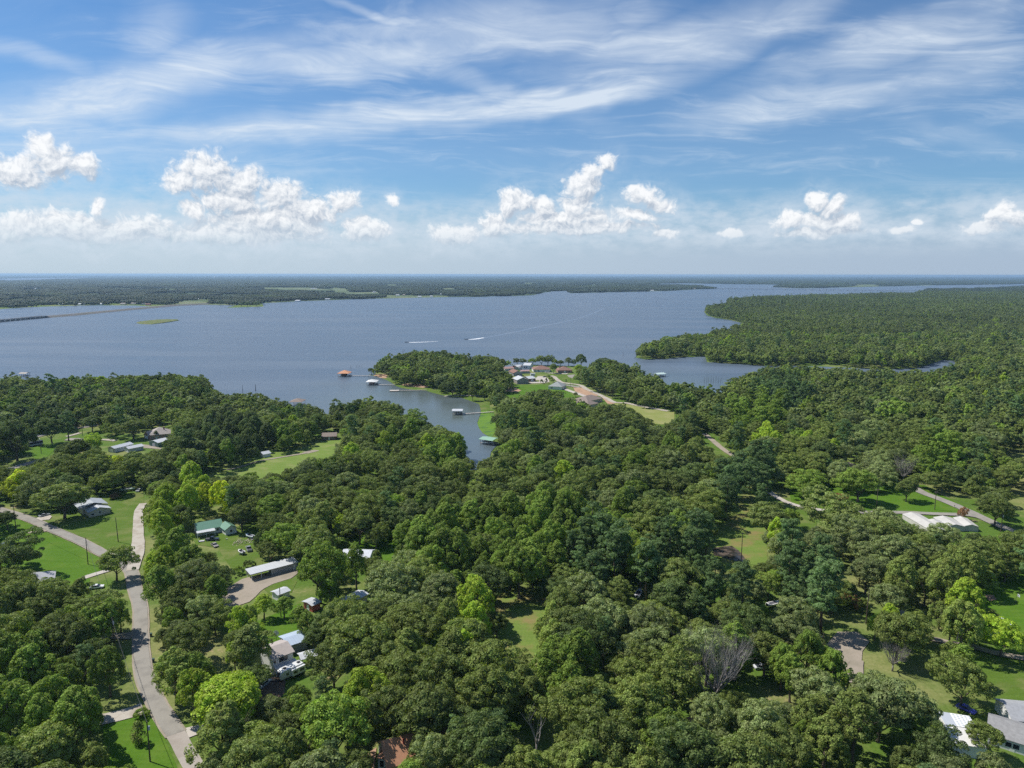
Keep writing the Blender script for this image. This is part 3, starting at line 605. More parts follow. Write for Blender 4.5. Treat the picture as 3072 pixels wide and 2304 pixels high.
MAN = [('oak','Z1',500,880,450,550,'olive','huge spreading oak shading the lane in front of the tan house'),
 ('oak','Z1',950,1385,290,1105,'olive','open crowned tree growing at the lane junction'),
 ('oak','Z1',55,960,150,790,'dark','dark round tree beside the lane at the left edge'),
 ('oak','Z1',110,1370,330,1030,'dark','dark tree left of the lush lawn, in front of the parked blue car'),
 ('oak','H2',1040,520,560,-60,'oak','large dark oak at the corner of the green roofed house'),
 ('cedar','Z2',1145,1345,140,1140,'oak','small cone shaped conifer alone on the bottom left lawn'),
 ('shrub','Z2',1165,1130,130,1065,'fresh','low bush at the driveway mouth above the small conifer'),
 ('gum','Z2',1350,540,120,385,'oak','small tree between the two wheeled bins'),
 ('gum','Z2',1450,1040,290,560,'light','left feathery tree at the outer bend of the lane'),
 ('gum','Z2',1630,1010,280,570,'fresh','right feathery tree at the outer bend of the lane'),
 ('oak','Z2',1860,1330,640,800,'bright','wide yellow-green tree right of the lane near the bottom'),
 ('gum','Z3',130,1520,330,1060,'oak','dense tree hiding the left end of the beige house'),
 ('oak','Z3',710,890,430,370,'fresh','big leafy tree at the right end of the long carport'),
 ('gum','Z3',1020,760,180,370,'fresh','tall narrow tree in front of the pale broken roof'),
 ('gum','Z3',805,900,170,680,'fresh','slim upright tree between the red shed and the mobile home'),
 ('gum','Z3',250,1010,200,790,'bright','broad leaved tree below the gravel lot'),
 ('gum','Z3',420,1000,160,810,'fresh','broad leaved tree beside the pole below the gravel lot'),
 ('gum','Z3',1195,560,80,415,'olive','tiny tree on the small clearing'),
 ('oak','Z3',1290,960,430,550,'grey','greyish willow-like tree right of the mobile home'),
 ('gum','Z3',830,430,200,300,'light','pale thin tree left of the pale broken roof'),
 ('gum','Z3',560,1120,170,880,'fresh','green tree at the right end of the small lawn behind the beige house'),
 ('oak','Z7',975,375,200,225,'fresh','round tree at the left of the roadside lawn'),
 ('oak','Z7',1290,400,240,205,'fresh','wide tree in the middle of the roadside lawn'),
 ('oak','Z7',1555,390,125,255,'oak','small round tree on the right of the roadside lawn'),
 ('oak','Z7',1180,400,130,340,'russet','reddish brown small tree above the light concrete drive'),
 ('shrub','Z7',1870,490,60,425,'russet','thin reddish bush beside the road junction'),
 ('oak','Z7',2065,530,175,355,'oak','tree on the verge where the upper road leaves the picture'),
 ('oak','Z7',780,610,330,400,'oak','broad dark oak left of the curved light drive'),
 ('oak','Z7',1170,640,330,390,'oak','broad dark oak below the light drive, left of the tarped sheds'),
 ('oak','Z7',1440,620,200,420,'grey','greyish tree touching the left end of the tarped sheds'),
 ('pine','Z7',740,410,260,180,'pine','large pine above the curved light drive'),
 ('pine','Z7',530,500,160,245,'pine','slender pine left of the pond lawn'),
 ('oak','Z7',770,950,110,800,'light','small pale tree with a bare stem beside the white boat'),
 ('pine','Z7',1080,1150,260,720,'pine','tallest pine, above the driveway loop'),
 ('cedar','Z8',1850,640,260,370,'fresh','dark bushy evergreen left of the lower right lawn'),
 ('oak','Z8',1850,790,280,500,'olive','dense tree standing beside the blue car'),
 ('oak','Z8',2100,470,280,240,'bright','light leafy tree by the path at the right edge'),
 ('oak','Z8',1450,520,330,190,'olive','loose olive tree right of the driveway loop'),
 ('gum','Z8',1900,400,130,230,'bright','bright leafy tree just left of the pale roofed shed'),
 ('oak','Z8',1990,1080,190,880,'olive','tree in front of the white patio roof'),
 ('shrub','Z7',1200,990,60,905,'russet','first bush of the reddish hedge, at its left end'),
 ('shrub','Z7',1235,1000,60,905,'olive','second bush of the reddish hedge'), ('shrub','Z7',1270,1010,60,910,'russet','third bush of the reddish hedge'),
 ('shrub','Z7',1305,1020,60,910,'olive','last bush of the reddish hedge, beside the pole'),
 ('oak','H4',1545,350,230,75,'oak','lone tree in front of the two red brick roofed houses'),
 ('shrub','H4',1240,600,95,505,'dark','left clipped round tree at the grey barn house drive'), ('shrub','H4',1358,600,95,480,'dark','right clipped round tree at the grey barn house drive'),
 ('shrub','H4',1420,470,110,385,'fresh','upper bush of the green hedge by the dirt road'),('shrub','H4',1470,520,110,430,'fresh','middle bush of the green hedge by the dirt road'),('shrub','H4',1525,575,100,480,'oak','lower bush of the green hedge by the dirt road'),
 ('cedar','H4',1860,560,60,480,'dark','small cone tree on the lawn beside the black pole'), ('oak','H4',2100,950,140,820,'oak','small tree left of the brown roofed houses'),
 ('oak','Z5',1240,450,110,340,'bright','bright bushy tree right of the brick house'), ('oak','Z5',1255,555,95,460,'dark','dark round tree below the asphalt turnaround'),
 ('gum','Z5',1270,380,110,222,'dark','tallest tree on the shore behind the brick house'), ('oak','Z5',830,360,120,245,'oak','rounded shore tree behind the long brick house'),
 ('oak','Z5',900,358,110,245,'oak','second rounded shore tree behind the long brick house'), ('oak','Z5',720,352,90,275,'fresh','pale shore tree behind the barn'),
 ('oak','Z5',980,362,80,280,'light','small pale shore tree behind the lone tree'), ('oak','Z5',1040,365,80,295,'oak','low shore tree between the two brick houses'),
 ('gum','Z5',1130,365,90,260,'grey','greyish shore tree behind the right brick house'), ('oak','Z5',1190,366,60,290,'dark','thin shore tree beside the tallest one'),
 ('oak','Z5',640,350,100,285,'oak','shore tree left of the barn'), ('oak','Z5',560,350,110,280,'oak','shore tree behind the dark low shed'),
 ('oak','Z5',1540,690,100,500,'oak','first tall tree right of the dirt road'), ('oak','Z5',1615,715,120,520,'grey','second tall tree right of the dirt road'),
 ('oak','Z5',1720,745,110,560,'fresh','third tree right of the dirt road'), ('oak','Z5',1890,800,110,620,'oak','tree at the corner of the yellow field'), ('oak','Z5',1800,770,100,600,'oak','tree between the dirt road and the gravel path'),
 ('oak','Z5',1970,830,100,700,'oak','small tree along the gravel path above the yellow field'),
 ('oak','Z4',1155,565,90,445,'olive','left of the two trees on the cove beach'), ('oak','Z4',1255,558,100,455,'fresh','right of the two trees on the cove beach'),
 ('oak','Z4',900,500,60,430,'oak','slim tree on the bank beside the plain pier'), ('oak','Z4',990,525,140,400,'dark','dark tree on the bank above the cove path'), ('oak','Z4',315,345,65,285,'dark','small round tree on the tip by the orange roofed boathouse'),
 ('oak','Z4',1385,665,180,500,'dark','large dark tree where the white roofed dock meets the shore'), ('oak','Z4',1360,790,110,680,'dark','dark tree on the bright marsh edge'),
 ('oak','Z4',520,425,80,350,'oak','tree on the bank by the grey roofed dock'), ('oak','Z4',590,440,80,340,'oak','tree above the red earth bank'),
 ('oak','H7',600,345,330,20,'dark','tall shade tree behind the parked motorhome'), ('pine','H7',815,310,190,-60,'pine','tallest slim pine in the garden behind the motorhome'),
 ('oak','H7',1095,200,270,0,'dark','shade tree beside the upper left drive'), ('oak','H7',1580,290,440,40,'oak','wide shade tree left of the hip roofed house'),
 ('cedar','H7',1885,275,75,165,'dark','little cone tree in front of the hip roofed house'), ('oak','H7',1110,500,270,220,'bright','bright tree left of the white twin sheds'),
 ('oak','H7',170,560,430,40,'dark','massive dark tree left of the parked motorhome'),
 ('oak','B4',1245,670,115,560,'bright','bright round bush at the start of the sloping lawn'), 
 ('shrub','K2',300,420,190,260,'oak','bush behind the left end of the long carport'), ('shrub','K2',430,380,150,270,'dark','second bush behind the long carport'),
 ('shrub','K2',130,560,200,400,'fresh','bush left of the long carport'), ('oak','H2',1560,1000,380,480,'fresh','tree behind the middle of the long carport'),
 ('oak','H2',1900,900,420,500,'bright','yellowish tree behind the right end of the long carport'),
 ('oak','Z1',2160,1180,120,960,'dark','dark tree at the right edge of the truck lawn'), ('shrub','Z1',950,690,90,650,'russet','red flowering bush above the tan house'),
 ('gum','Z6',1460,300,60,270,'dark','left tree clump on the far sandy point'),('oak','Z6',1640,312,50,278,'dark','tree on the far sandy point'),('oak','Z6',1700,310,50,280,'dark','right tree on the far sandy point'),('oak','Z6',1600,314,40,285,'dark','thin tree on the far sandy point')]
MANP = [(G('Z8', 300, 770).x, G('Z8', 300, 770).y, 4.), (G('B8', 1310, 940).x, G('B8', 1310, 940).y, 5.), (G('Z8', 1400, 540).x, G('Z8', 1400, 540).y, 5.), (G('Z7', 1530, 270).x, G('Z7', 1530, 270).y, 4.)]
for kd, k_, bx, by, w_, tp, ti, lb in MAN:
    g_ = G(k_, bx, by); r_ = w_/ZM[k_][2]*(g_.y*math.cos(PIT)+CAMH*math.sin(PIT))/FPX/2; MANP.append((g_.x, g_.y+r_*.3, r_))
# ---- scatter: near and middle woods by dart throwing, then regular jitter
def darts(ymax, tries, seed):
    rg = np.random.default_rng(seed); X = []; Y = []; Rr = []; Kk = []; Tt = []; Hh = []; cell = 9.; grid = {}
    yy = np.sqrt(rg.uniform(100.**2, ymax**2, tries)); xx = yy*rg.uniform(-.80, .80, tries)
    sz = rg.uniform(0, 1, tries); rk = rg.uniform(0, 1, tries); rt = rg.uniform(0, 1, tries)
    # choose kind from the colour patch the crown would fall in
    px, py = PR(xx, yy, 9.+0*xx); kind = np.where(rk < .80, 0, np.where(rk < .94, 1, 2)); 
    tint = np.select([rt < .40, rt < .62, rt < .78, rt < .93], [0, 1, 2, 3], 4)
    tn = ['oak', 'olive', 'grey', 'dark', 'fresh', 'bright', 'yellow', 'gold', 'pine', 'russet', 'light']
    gt = np.select([rt < .50, rt < .85, rt < .96], [4, 1, 5], 0); tint = np.where(kind == 1, gt, tint); tint = np.where(kind == 2, 8, tint)
    und = rg.uniform(0, 1, tries)
    for hx, hy, ha, hb, k, c in HN:
        q = (((px-hx)/ha)**2+((py-hy)/hb)**2 < 1.1) & (und < .93)
        kind[q] = KINDS.index(k); tint[q] = tn.index(c)
    sc = .64+.80*sz**1.7
    rad = np.array([RAD[k] for k in KINDS])[kind]*sc; hgt = np.array([HGT[k] for k in KINDS])[kind]*sc*rg.uniform(.88, 1.12, tries)
    bad = blocked(xx, yy, rad, hgt)
    order = np.flatnonzero(~bad)
    if MANP:
        mp = np.array(MANP); keep = np.ones(len(order), bool)
        for a, b, c in mp: keep &= (xx[order]-a)**2+(yy[order]-b)**2 > (c*.75+rad[order]*.6)**2
        order = order[keep]
    first = order[np.argsort(-rad[order[:len(order)//3]])]        # big trees first, small ones fill in
    order = np.concatenate([first, order[len(order)//3:]])
    for i in order:
        x, y, r = xx[i], yy[i], rad[i]*.80; cx, cy = int(x//cell), int(y//cell); ok = True
        for a in (-1, 0, 1):
            for b in (-1, 0, 1):
                for j in grid.get((cx+a, cy+b), ()):
                    if (X[j]-x)**2+(Y[j]-y)**2 < ((Rr[j]+r)*.69)**2: ok = False; break
                if not ok: break
            if not ok: break
        if ok:
            grid.setdefault((cx, cy), []).append(len(X)); X.append(x); Y.append(y); Rr.append(r); Kk.append(KINDS[kind[i]]); Tt.append(tn[tint[i]]); Hh.append(sc[i])
    return X, Y, Kk, Tt, Hh, tn
TX, TY, TK, TT, TS, TN = darts(1250., 95000, 3)
print('trees near/mid', len(TX))

# landmarks for telling trees apart: full view x, y, words
MARKS = [(200,1100,'the tan house'),(290,1340,'the bend of the lane'),(155,1180,'the lush lawn'),(460,1140,'the green-roofed house'),(590,1230,'the long carport'),(720,1300,'the mobile home'),(640,1440,'the parked camper'),
 (430,1570,'the lane end'),(850,1630,'the orange-roofed house'),(1130,1330,'the narrow meadow'),(820,1190,'the small clearing'),(1560,1440,'the big bare tree'),(1165,1560,'the forked dead trunk'),(1590,1190,'the small pond'),
 (1840,1410,'the driveway loop'),(1900,1090,'the roadside lawn'),(2000,1130,'the white tarped sheds'),(2100,1560,'the grey-roofed house'),(2180,1300,'the bare-patched lawn'),(1000,980,'the end of the cove'),(640,970,'the sloping lawn'),
 (280,965,'the white twin sheds'),(80,950,'the parked motorhome'),(50,1260,'the grey hip-roofed house'),(1050,1100,'the central wood'),(1340,1080,'the central wood'),(1200,1200,'the leafy wood'),(1360,1560,'the bottom of the wood'),
 (1660,1600,'the bottom of the wood'),(60,1550,'the lane'),(950,1450,'the deep wood'),(1480,1300,'the pine clump'),(1550,960,'the gravel lane'),(1750,1180,'the pond lawn'),(300,1560,'the lower lawn'),(1400,900,'the yellow field'),(1900,960,'the upper road')]
def place_word(fx, fy):
    x, y = fx/1.3888, fy/1.3888
    best = min(MARKS, key=lambda m: (m[0]-x)**2+((m[1]-y)*1.4)**2); dx, dy = x-best[0], (y-best[1])*1.3
    if dx*dx+dy*dy < 900: return 'beside '+best[2]
    a = math.degrees(math.atan2(-dy, dx)) % 360
    rel = ['right of', 'behind right of', 'behind', 'behind left of', 'left of', 'front left of', 'in front of', 'front right of'][int(((a+22.5) % 360)//45)]
    return rel+' '+best[2]
NAMES = {'oak': ('oak_tree', 'oak tree'), 'gum': ('leafy_tree', 'leafy tree'), 'pine': ('pine_tree', 'pine tree'), 'cedar': ('cedar_tree', 'cedar tree'), 'shrub': ('shrub', 'shrub')}
LABELS = {}; TREES = []
def tree(kind, x, y, s, tint, label=None, rz=None, sz=1., var=None, group=None):
    nm, cat = NAMES[kind]; rg = random.Random(int(x*31+y*17))
    e = empty(nm, (x, y, 0), rg.uniform(0, 6.28) if rz is None else rz); e.scale = (s*rg.uniform(.88, 1.12), s*rg.uniform(.88, 1.12), s*sz)
    i = rg.randrange(len(NEAR[kind])) if var is None else var
    c = link(bpy.data.objects.new('crown' if kind != 'shrub' else 'foliage', NEAR[kind][i]), e)
    j = rg.uniform(.76, 1.26); c['tint'] = [v*j for v in TINT[tint]]
    link(bpy.data.objects.new('trunk' if kind != 'shrub' else 'stem', TRK[kind][rg.randrange(2)]), e)
    e['category'] = cat
    if label: e['label'] = label; e['group'] = group or 'garden and roadside trees'
    else:
        fx, fy = PR(x, y, HGT[kind]*s*.6); size = 'small' if s < .84 else ('large' if s > 1.15 else 'mid-sized')
        shape = {'oak': 'round', 'gum': 'leafy', 'pine': 'ragged', 'cedar': 'conical', 'shrub': 'low'}[kind]
        lb = f"{size} {WORD[tint]} {shape} {cat.replace('leafy ', '')} {place_word(fx, fy)}"
        LABELS.setdefault(lb, []).append((e, fx)); e['group'] = 'trees of the wood around the lake'
    TREES.append((e, x, y)); return e
def hsolve(x, y, fy):
    "height whose top projects to photograph row fy over ground point x, y"
    lo, hi = 0.5, 40.
    for _ in range(30):
        m = (lo+hi)/2
        if PR(x, y, m)[1] > fy: lo = m
        else: hi = m
    return lo
def T(kind, k, bx, by, w, top, tint, label):
    g = G(k, bx, by); x, y = g.x, g.y; sc = ZM[k][2]; depth = y*math.cos(PIT)+CAMH*math.sin(PIT)
    r = w/sc*depth/FPX/2; h = hsolve(x, y, F(k, bx, top)[1]); s = r/(RAD[kind]*.93)
    s = min(s, h/(HGT[kind]*.74))
    y += r*.3
    return tree(kind, x, y, s, tint, label, sz=min(1.9, max(.5, h/(HGT[kind]*s)))) 
for a in MAN: T(*a)
def bare(k, bx, by, w, top, label, seed, thick=1., fork=False):
    g = G(k, bx, by); depth = g.y*math.cos(PIT)+CAMH*math.sin(PIT); h = hsolve(g.x, g.y, F(k, bx, top)[1]); r = w/ZM[k][2]*depth/FPX/2
    rg = random.Random(seed); mb = MB(); th = h*(.3 if not fork else .45)
    mb.tube([(0,0,-.3),(.1,0,th*.5),(0,.1,th)], [.30*thick,.24*thick,.2*thick], 7)
    e = empty('bare_tree', (g.x, g.y, 0)); mb.build('trunk', DEADW, e, smooth=True)
    b = MB(); n = 3 if fork else 11
    for i in range(n):
        a = 2*math.pi*i/n+rg.uniform(-.3, .3); ez = (.7, 1.2, 2.4, .5)[i % 4] if not fork else 1.8
        d = Vector((math.cos(a), math.sin(a), ez)).normalized(); L = min(r/max(.3, math.hypot(d.x, d.y)), (h-th)/max(.2, d.z))*(.95 if fork else .68)
        limb(b, Vector((0, .05, th-rg.uniform(0, th*.25))), d, L, .17*thick, 1 if fork else 3, rg, .55, 4, .15)
    b.build('branches', DEADW, e); tag(e, label, 'bare tree', 'dead and bare trees'); return e
bare('Z8', 300, 770, 540, 415, 'large grey leafless tree with a wide twiggy crown, lower right of centre', 3, 1.7)
bare('Z8', 1400, 540, 190, 390, 'grey bare branches below the loose olive tree', 4)
bare('Z7', 1530, 270, 130, 165, 'bare forked tree behind the small round lawn tree', 5)
bare('Z8', 1800, 350, 130, 190, 'small grey bare tree above the bushy evergreen', 6, .8)
bare('B8', 1310, 940, 150, 560, 'tall forked dead trunk standing above the wood at the bottom', 8, 1.1, True)
bare('B8', 915, 640, 60, 480, 'short dead stub left of the forked dead trunk', 9, .7, True)
bare('Z4', 578, 190, 40, 138, 'dead tree on the far side of the peninsula wood', 10, 1.0, True)

order = sorted(range(len(TX)), key=lambda i: TX[i]**2+TY[i]**2)
vis = {'oak': 0, 'gum': 0, 'pine': 0}; indiv = set()
for i in order:
    fx, fy = PR(TX[i], TY[i], 9*TS[i])
    if vis[TK[i]] >= {'oak': 270, 'gum': 190, 'pine': 70}[TK[i]] or not (-20 < fx < 3092 and fy < 2360): continue
    vis[TK[i]] += 1; indiv.add(i); tree(TK[i], TX[i], TY[i], TS[i], TT[i])
for lb, es in LABELS.items():
    es.sort(key=lambda q: q[1]); n = len(es)
    for k, (e, _) in enumerate(es):
        if n == 1: w = ''
        elif n == 2: w = ('left-hand ', 'right-hand ')[k]
        elif n <= 12: w = ['leftmost ', 'second ', 'third ', 'fourth ', 'fifth ', 'sixth ', 'seventh ', 'eighth ', 'ninth ', 'tenth ', 'eleventh '][k] if k < n-1 else 'rightmost '
        else: w = ''
        e['label'] = w+lb

# ---- the rest of the wood: instanced on points
def gn_wood(name, meshes, label, x, y, s, idx, tint, zs=None):
    col = bpy.data.collections.new(name+'_kinds')
    for i, me in enumerate(meshes): ob = bpy.data.objects.new('kind_%02d' % i, me); col.objects.link(ob)
    me = bpy.data.meshes.new(name); n = len(x); me.vertices.add(n); me.vertices.foreach_set('co', np.stack([x, y, 0*x], 1).astype(np.float32).ravel())
    def attr(nm, ty, d): a = me.attributes.new(nm, ty, 'POINT'); a.data.foreach_set('vector' if ty == 'FLOAT_VECTOR' else 'value', d.ravel())
    attr('tint', 'FLOAT_VECTOR', tint.astype(np.float32)); attr('sel', 'INT', idx.astype(np.int32)); attr('rot', 'FLOAT', RNG.uniform(0, 6.28, n).astype(np.float32))
    zs = s if zs is None else zs; attr('scl', 'FLOAT_VECTOR', np.stack([s*RNG.uniform(.86, 1.14, n), s*RNG.uniform(.86, 1.14, n), zs], 1).astype(np.float32))
    o = link(bpy.data.objects.new(name, me)); g = bpy.data.node_groups.new(name, 'GeometryNodeTree')
    g.interface.new_socket('Geometry', in_out='INPUT', socket_type='NodeSocketGeometry'); g.interface.new_socket('Geometry', in_out='OUTPUT', socket_type='NodeSocketGeometry')
    N = g.nodes.new; L = g.links.new; gi, go = N('NodeGroupInput'), N('NodeGroupOutput')
    ci = N('GeometryNodeCollectionInfo'); ci.inputs[0].default_value = col; ci.inputs['Separate Children'].default_value = True; ci.inputs['Reset Children'].default_value = True
    ip = N('GeometryNodeInstanceOnPoints'); ip.inputs['Pick Instance'].default_value = True
    def na(nm, ty): a = N('GeometryNodeInputNamedAttribute'); a.data_type = ty; a.inputs[0].default_value = nm; return a.outputs[0]
    cx = N('ShaderNodeCombineXYZ'); L(na('rot', 'FLOAT'), cx.inputs[2])
    L(gi.outputs[0], ip.inputs['Points']); L(ci.outputs[0], ip.inputs['Instance']); L(na('sel', 'INT'), ip.inputs['Instance Index'])
    L(cx.outputs[0], ip.inputs['Rotation']); L(na('scl', 'FLOAT_VECTOR'), ip.inputs['Scale']); L(ip.outputs[0], go.inputs[0])
    md = o.modifiers.new('wood', 'NODES'); md.node_group = g
    o['kind'] = 'stuff'; o['label'] = label; o['category'] = 'woodland'; return o
rest = np.array([i for i in range(len(TX)) if i not in indiv])
ax, ay, asc = np.array(TX)[rest], np.array(TY)[rest], np.array(TS)[rest]
kk = np.array([KINDS.index(TK[i]) for i in rest]); tt = np.array([TINT[TT[i]] for i in rest])*RNG.uniform(.76, 1.28, (len(rest), 1))
dist = np.hypot(ax, ay); nearm = dist < 560
tabN = {0: (0, 6), 1: (6, 4), 2: (10, 3)}; tabM = {0: (0, 5), 1: (5, 3), 2: (8, 2)}; tabL = {0: (0, 5), 1: (5, 2), 2: (7, 1)}
def pick(k, tab): return np.array([tab[q][0]+RNG.integers(tab[q][1]) for q in k], int)
gn_wood('woodland', NEAR['oak']+NEAR['gum']+NEAR['pine'], 'green mixed woodland filling the middle of the view below the cove', ax[nearm], ay[nearm], asc[nearm], pick(kk[nearm], tabN), tt[nearm])
mm = ~nearm
gn_wood('lakeside_wood', MID, 'dense oak wood along the near shores and on the peninsula', ax[mm], ay[mm], asc[mm], pick(kk[mm], tabM), tt[mm])
def jitter(y0, y1, sp, seed):
    rg = np.random.default_rng(seed); yy = np.arange(y0, y1, sp); xs = []; ys = []
    for y in yy:
        x = np.arange(-.78*y, .78*y, sp); xs.append(x+rg.uniform(-.42, .42, len(x))*sp+(rg.uniform()*sp)); ys.append(y+rg.uniform(-.42, .42, len(x))*sp)
    return np.concatenate(xs), np.concatenate(ys), rg
def tints(n, rg, x, y, probs=(.44, .20, .17, .12, .05, .02)):
    ci = rg.choice(6, n, p=probs); tab = np.array([TINT[k] for k in ('oak', 'olive', 'grey', 'dark', 'fresh', 'bright')]); return tab[ci]*rg.uniform(.80, 1.22, (n, 1)), ci
x, y, rg = jitter(1250, 4700, 7.4, 9); keep = x > -300
x, y = x[keep], y[keep]; s = .50+.56*rg.uniform(0, 1, len(x))**1.6; bl = blocked(x, y, RAD['oak']*s, HGT['oak']*s)
# only on this side of the far water
px, py = PR(x, y, 0*x); FG = np.array(wl(far_g, 0)); keep = ~bl & (y < 4500) & (px > 1990)
x, y, s = x[keep], y[keep], s[keep]; tn_, ci = tints(len(x), rg, x, y)
k3 = rg.choice(3, len(x), p=(.86, .10, .04)); print('right wood', len(x))
und_ = np.sin(x*.013+2*np.sin(y*.007))+np.sin(y*.019+1.5*np.sin(x*.011+1))+.7*np.sin((x+y)*.041)
tn_ *= np.array([1.0, .98, 1.12]); tn_ *= (1+.12*np.sin(x*.0061+1.3*np.sin(y*.0043+1))*np.sin(y*.0052+2))[:, None]
gn_wood('right_hand_forest', LOW, 'dark green forest covering the right-hand headlands behind the second cove', x, y, s, pick(k3, tabL), tn_, zs=s*(1.15+.14*und_)*rg.uniform(.85, 1.15, len(x)))

# ---- forest beyond the lake, in tufts of many crowns
def patch(name, half, n, seed, lo=3.2, hi=6.2):
    rg = np.random.default_rng(seed); V = []; Fs = []; k = 0
    ico = bpy.data.meshes.new('tmp'); import bmesh
    b = bmesh.new(); bmesh.ops.create_icosphere(b, subdivisions=1, radius=1); iv = np.array([v.co[:] for v in b.verts]); fi = np.array([[v.index for v in f.verts] for f in b.faces]); b.free()
    g = int(math.sqrt(n)); st = 2*half/g
    for i in range(g):
        for j in range(g):
            x, y = -half+(i+.5)*st+rg.uniform(-.45, .45)*st, -half+(j+.5)*st+rg.uniform(-.45, .45)*st; r = rg.uniform(lo, hi); h = rg.uniform(7.5, 13.5)
            v = iv*(1+rg.uniform(-.22, .22, (len(iv), 1))); v = v*[r, r, h*.42]+[x, y, h*.6]; V.append(v); Fs.append(fi+k); k += len(iv)
    return mesh_np(name, np.concatenate(V), np.concatenate(Fs), LEAF)
PAT = [patch('patch', 40, 81, 300+i) for i in range(4)]+[patch('hedge', 40, 22, 310+i) for i in range(2)]
def far_forest(name, y0, y1, sp, sc, seed, label, dens=.86):
    x, y, rg = jitter(y0, y1, sp, seed); px, py = PR(x, y, 0*x)
    ok = ~inpoly(x, y, LP) & (np.hypot(x, y) > 2300)
    for dx, dy in ((sp*.4, 0), (-sp*.4, 0), (0, sp*.4), (0, -sp*.4)): ok &= ~inpoly(x+dx, y+dy, LP)
    q = np.array(wl([('Z6',-60,128),('Z6',700,118),('Z6',560,129),('Z6',0,147)], 0)); ok &= ~inpoly(x, y, q)
    q = np.array(wl([('Z6',728,191),('Z6',862,192),('Z6',850,206),('Z6',745,206)], 0)); ok &= ~inpoly(x, y, q)
    for pl in FIELDS:
        ip = np.array([F(*p) for p in pl])
        for hh, dy_ in ((0, 0), (0, sp*.5), (6, 0), (12, 0), (15, -sp*.5)): a_, b_ = PR(x, y+dy_, hh); ok &= ~inpoly(a_, b_, ip)
    ok &= ~((px > 2030) & (y < 4700))
    # pasture gaps
    f = np.sin(x*.0021+1.7*np.sin(y*.0013))+np.sin(y*.0031+1.3*np.sin(x*.0017)+2)+.9*np.sin(x*.0063+y*.0047)
    ok &= (f < 1.25) | (rg.uniform(0, 1, len(x)) < .25); ok &= rg.uniform(0, 1, len(x)) < dens
    x, y = x[ok], y[ok]; tn_, ci = tints(len(x), rg, x, y); tn_ = tn_*[.25, .28, .36]; sel = np.where(rg.uniform(0, 1, len(x)) < .9, rg.integers(0, 4, len(x)), rg.integers(4, 6, len(x)))  # darkened to put the smooth crowns' missing self-shadow into the tint
    print(name, len(x)); s = np.full(len(x), sc)*rg.uniform(.95, 1.15, len(x))
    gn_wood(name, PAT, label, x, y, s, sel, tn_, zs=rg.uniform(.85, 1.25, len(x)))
FARH = [('K4',555,182,'gable'),('K4',612,178,'white'),('K4',742,182,'white'),('K4',772,174,'white'),('K4',850,180,'tan'),('K4',920,180,'white'),('K4',1140,177,'tan'),('K4',1240,174,'tan'),('K4',1330,176,'tan'),('K4',1382,182,'red'),('K4',1850,128,'white'),('K4',1905,124,'white'),('K4',2070,138,'white'),
       ('K4',60,48,'white'),('K4',195,14,'white'),('K4',265,45,'tan'),('K4',300,30,'white'),('K5',490,170,'white'),('K5',500,198,'white'),('K5',172,202,'white'),('K5',300,182,'tan'),('K5',380,180,'tan'),('K5',900,208,'white'),('K5',1188,192,'white'),('K5',1640,122,'white'),('K5',1855,152,'white'),('K5',1920,150,'tan'),
       ('K5',2062,166,'white'),('K5',2180,163,'white'),('K5',1990,118,'white'),('K5',1915,112,'tan'),('K5',2140,66,'red'),('K5',1055,88,'white'),('B1',1970,163,'white'),('B1',2090,160,'white'),('B1',710,188,'white'),('B1',1885,84,'red'),('B1',1922,84,'white'),('B2',2140,188,'tan'),('B2',2172,184,'white'),('B2',150,138,'tan')]
FIELDS = [[('Z6',1710,185),('Z6',2060,185),('Z6',2212,200),('Z6',1900,200),('Z6',1740,192)], [('B1',0,140),('B1',120,150),('B1',110,170),('B1',0,170)],
          [('K5',1200,70),('K5',1300,75),('K5',1440,95),('K5',1300,110)], [('B2',1130,108),('B2',1320,106),('B2',1310,119),('B2',1110,123)],[('B2',1540,110),('B2',1650,109),('B2',1600,114)],
          [('K5',1220,125),('K5',1700,115),('K5',1820,125),('K5',1500,135)], [('K4',1000,140),('K4',1250,136),('K4',1250,150),('K4',1010,150)], [('B1',860,178),('B1',930,180),('B1',920,190),('B1',870,188)],
          [('K5',0,225),('K5',340,232),('K5',340,245),('K5',0,240)],[('K4',1650,150),('K4',1820,130),('K4',1960,150),('K4',1950,175),('K4',1700,180)],[('B1',330,190),('B1',760,195),('B1',760,203),('B1',330,212)]]
FIELDS += [[(k, x-9, y-3), (k, x+9, y-3), (k, x+12, y+5), (k, x-12, y+5)] for k, x, y, c in FARH]
FIELD = dirtmat('far_pasture', (.085, .12, .05), (.13, .17, .075), (.20, .20, .11), .02, .6)
for pl in FIELDS[:11]: sheet('field', wl(pl, 0), .06, FIELD)
for pl in ([('Z6',500,228),('Z6',760,226),('Z6',800,231),('Z6',520,234)], [('B1',1220,106),('B1',1360,106),('B1',1340,111),('B1',1230,111)], [('B1',690,144),('B1',830,143),('B1',820,150),('B1',700,151)], [('B1',500,92),('B1',580,92),('B1',575,95),('B1',505,95)],
           [('Z6',200,186),('Z6',250,184),('Z6',245,192),('Z6',195,194)], [('B1',1720,114),('B1',1780,114),('B1',1770,119),('B1',1725,119)], [('Z6',1060,194),('Z6',1160,192),('Z6',1150,199),('Z6',1070,200)], [('B1',320,120),('B1',470,118),('B1',460,123),('B1',330,124)]):
    FIELDS.append(pl); sheet('field', wl(pl, 0), .06, FIELD)
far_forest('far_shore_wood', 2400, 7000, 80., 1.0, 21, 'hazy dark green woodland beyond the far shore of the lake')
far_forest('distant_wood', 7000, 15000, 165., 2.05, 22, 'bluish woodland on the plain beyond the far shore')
far_forest('horizon_wood', 15000, 42000, 420., 5.2, 23, 'faint blue line of woods along the horizon')
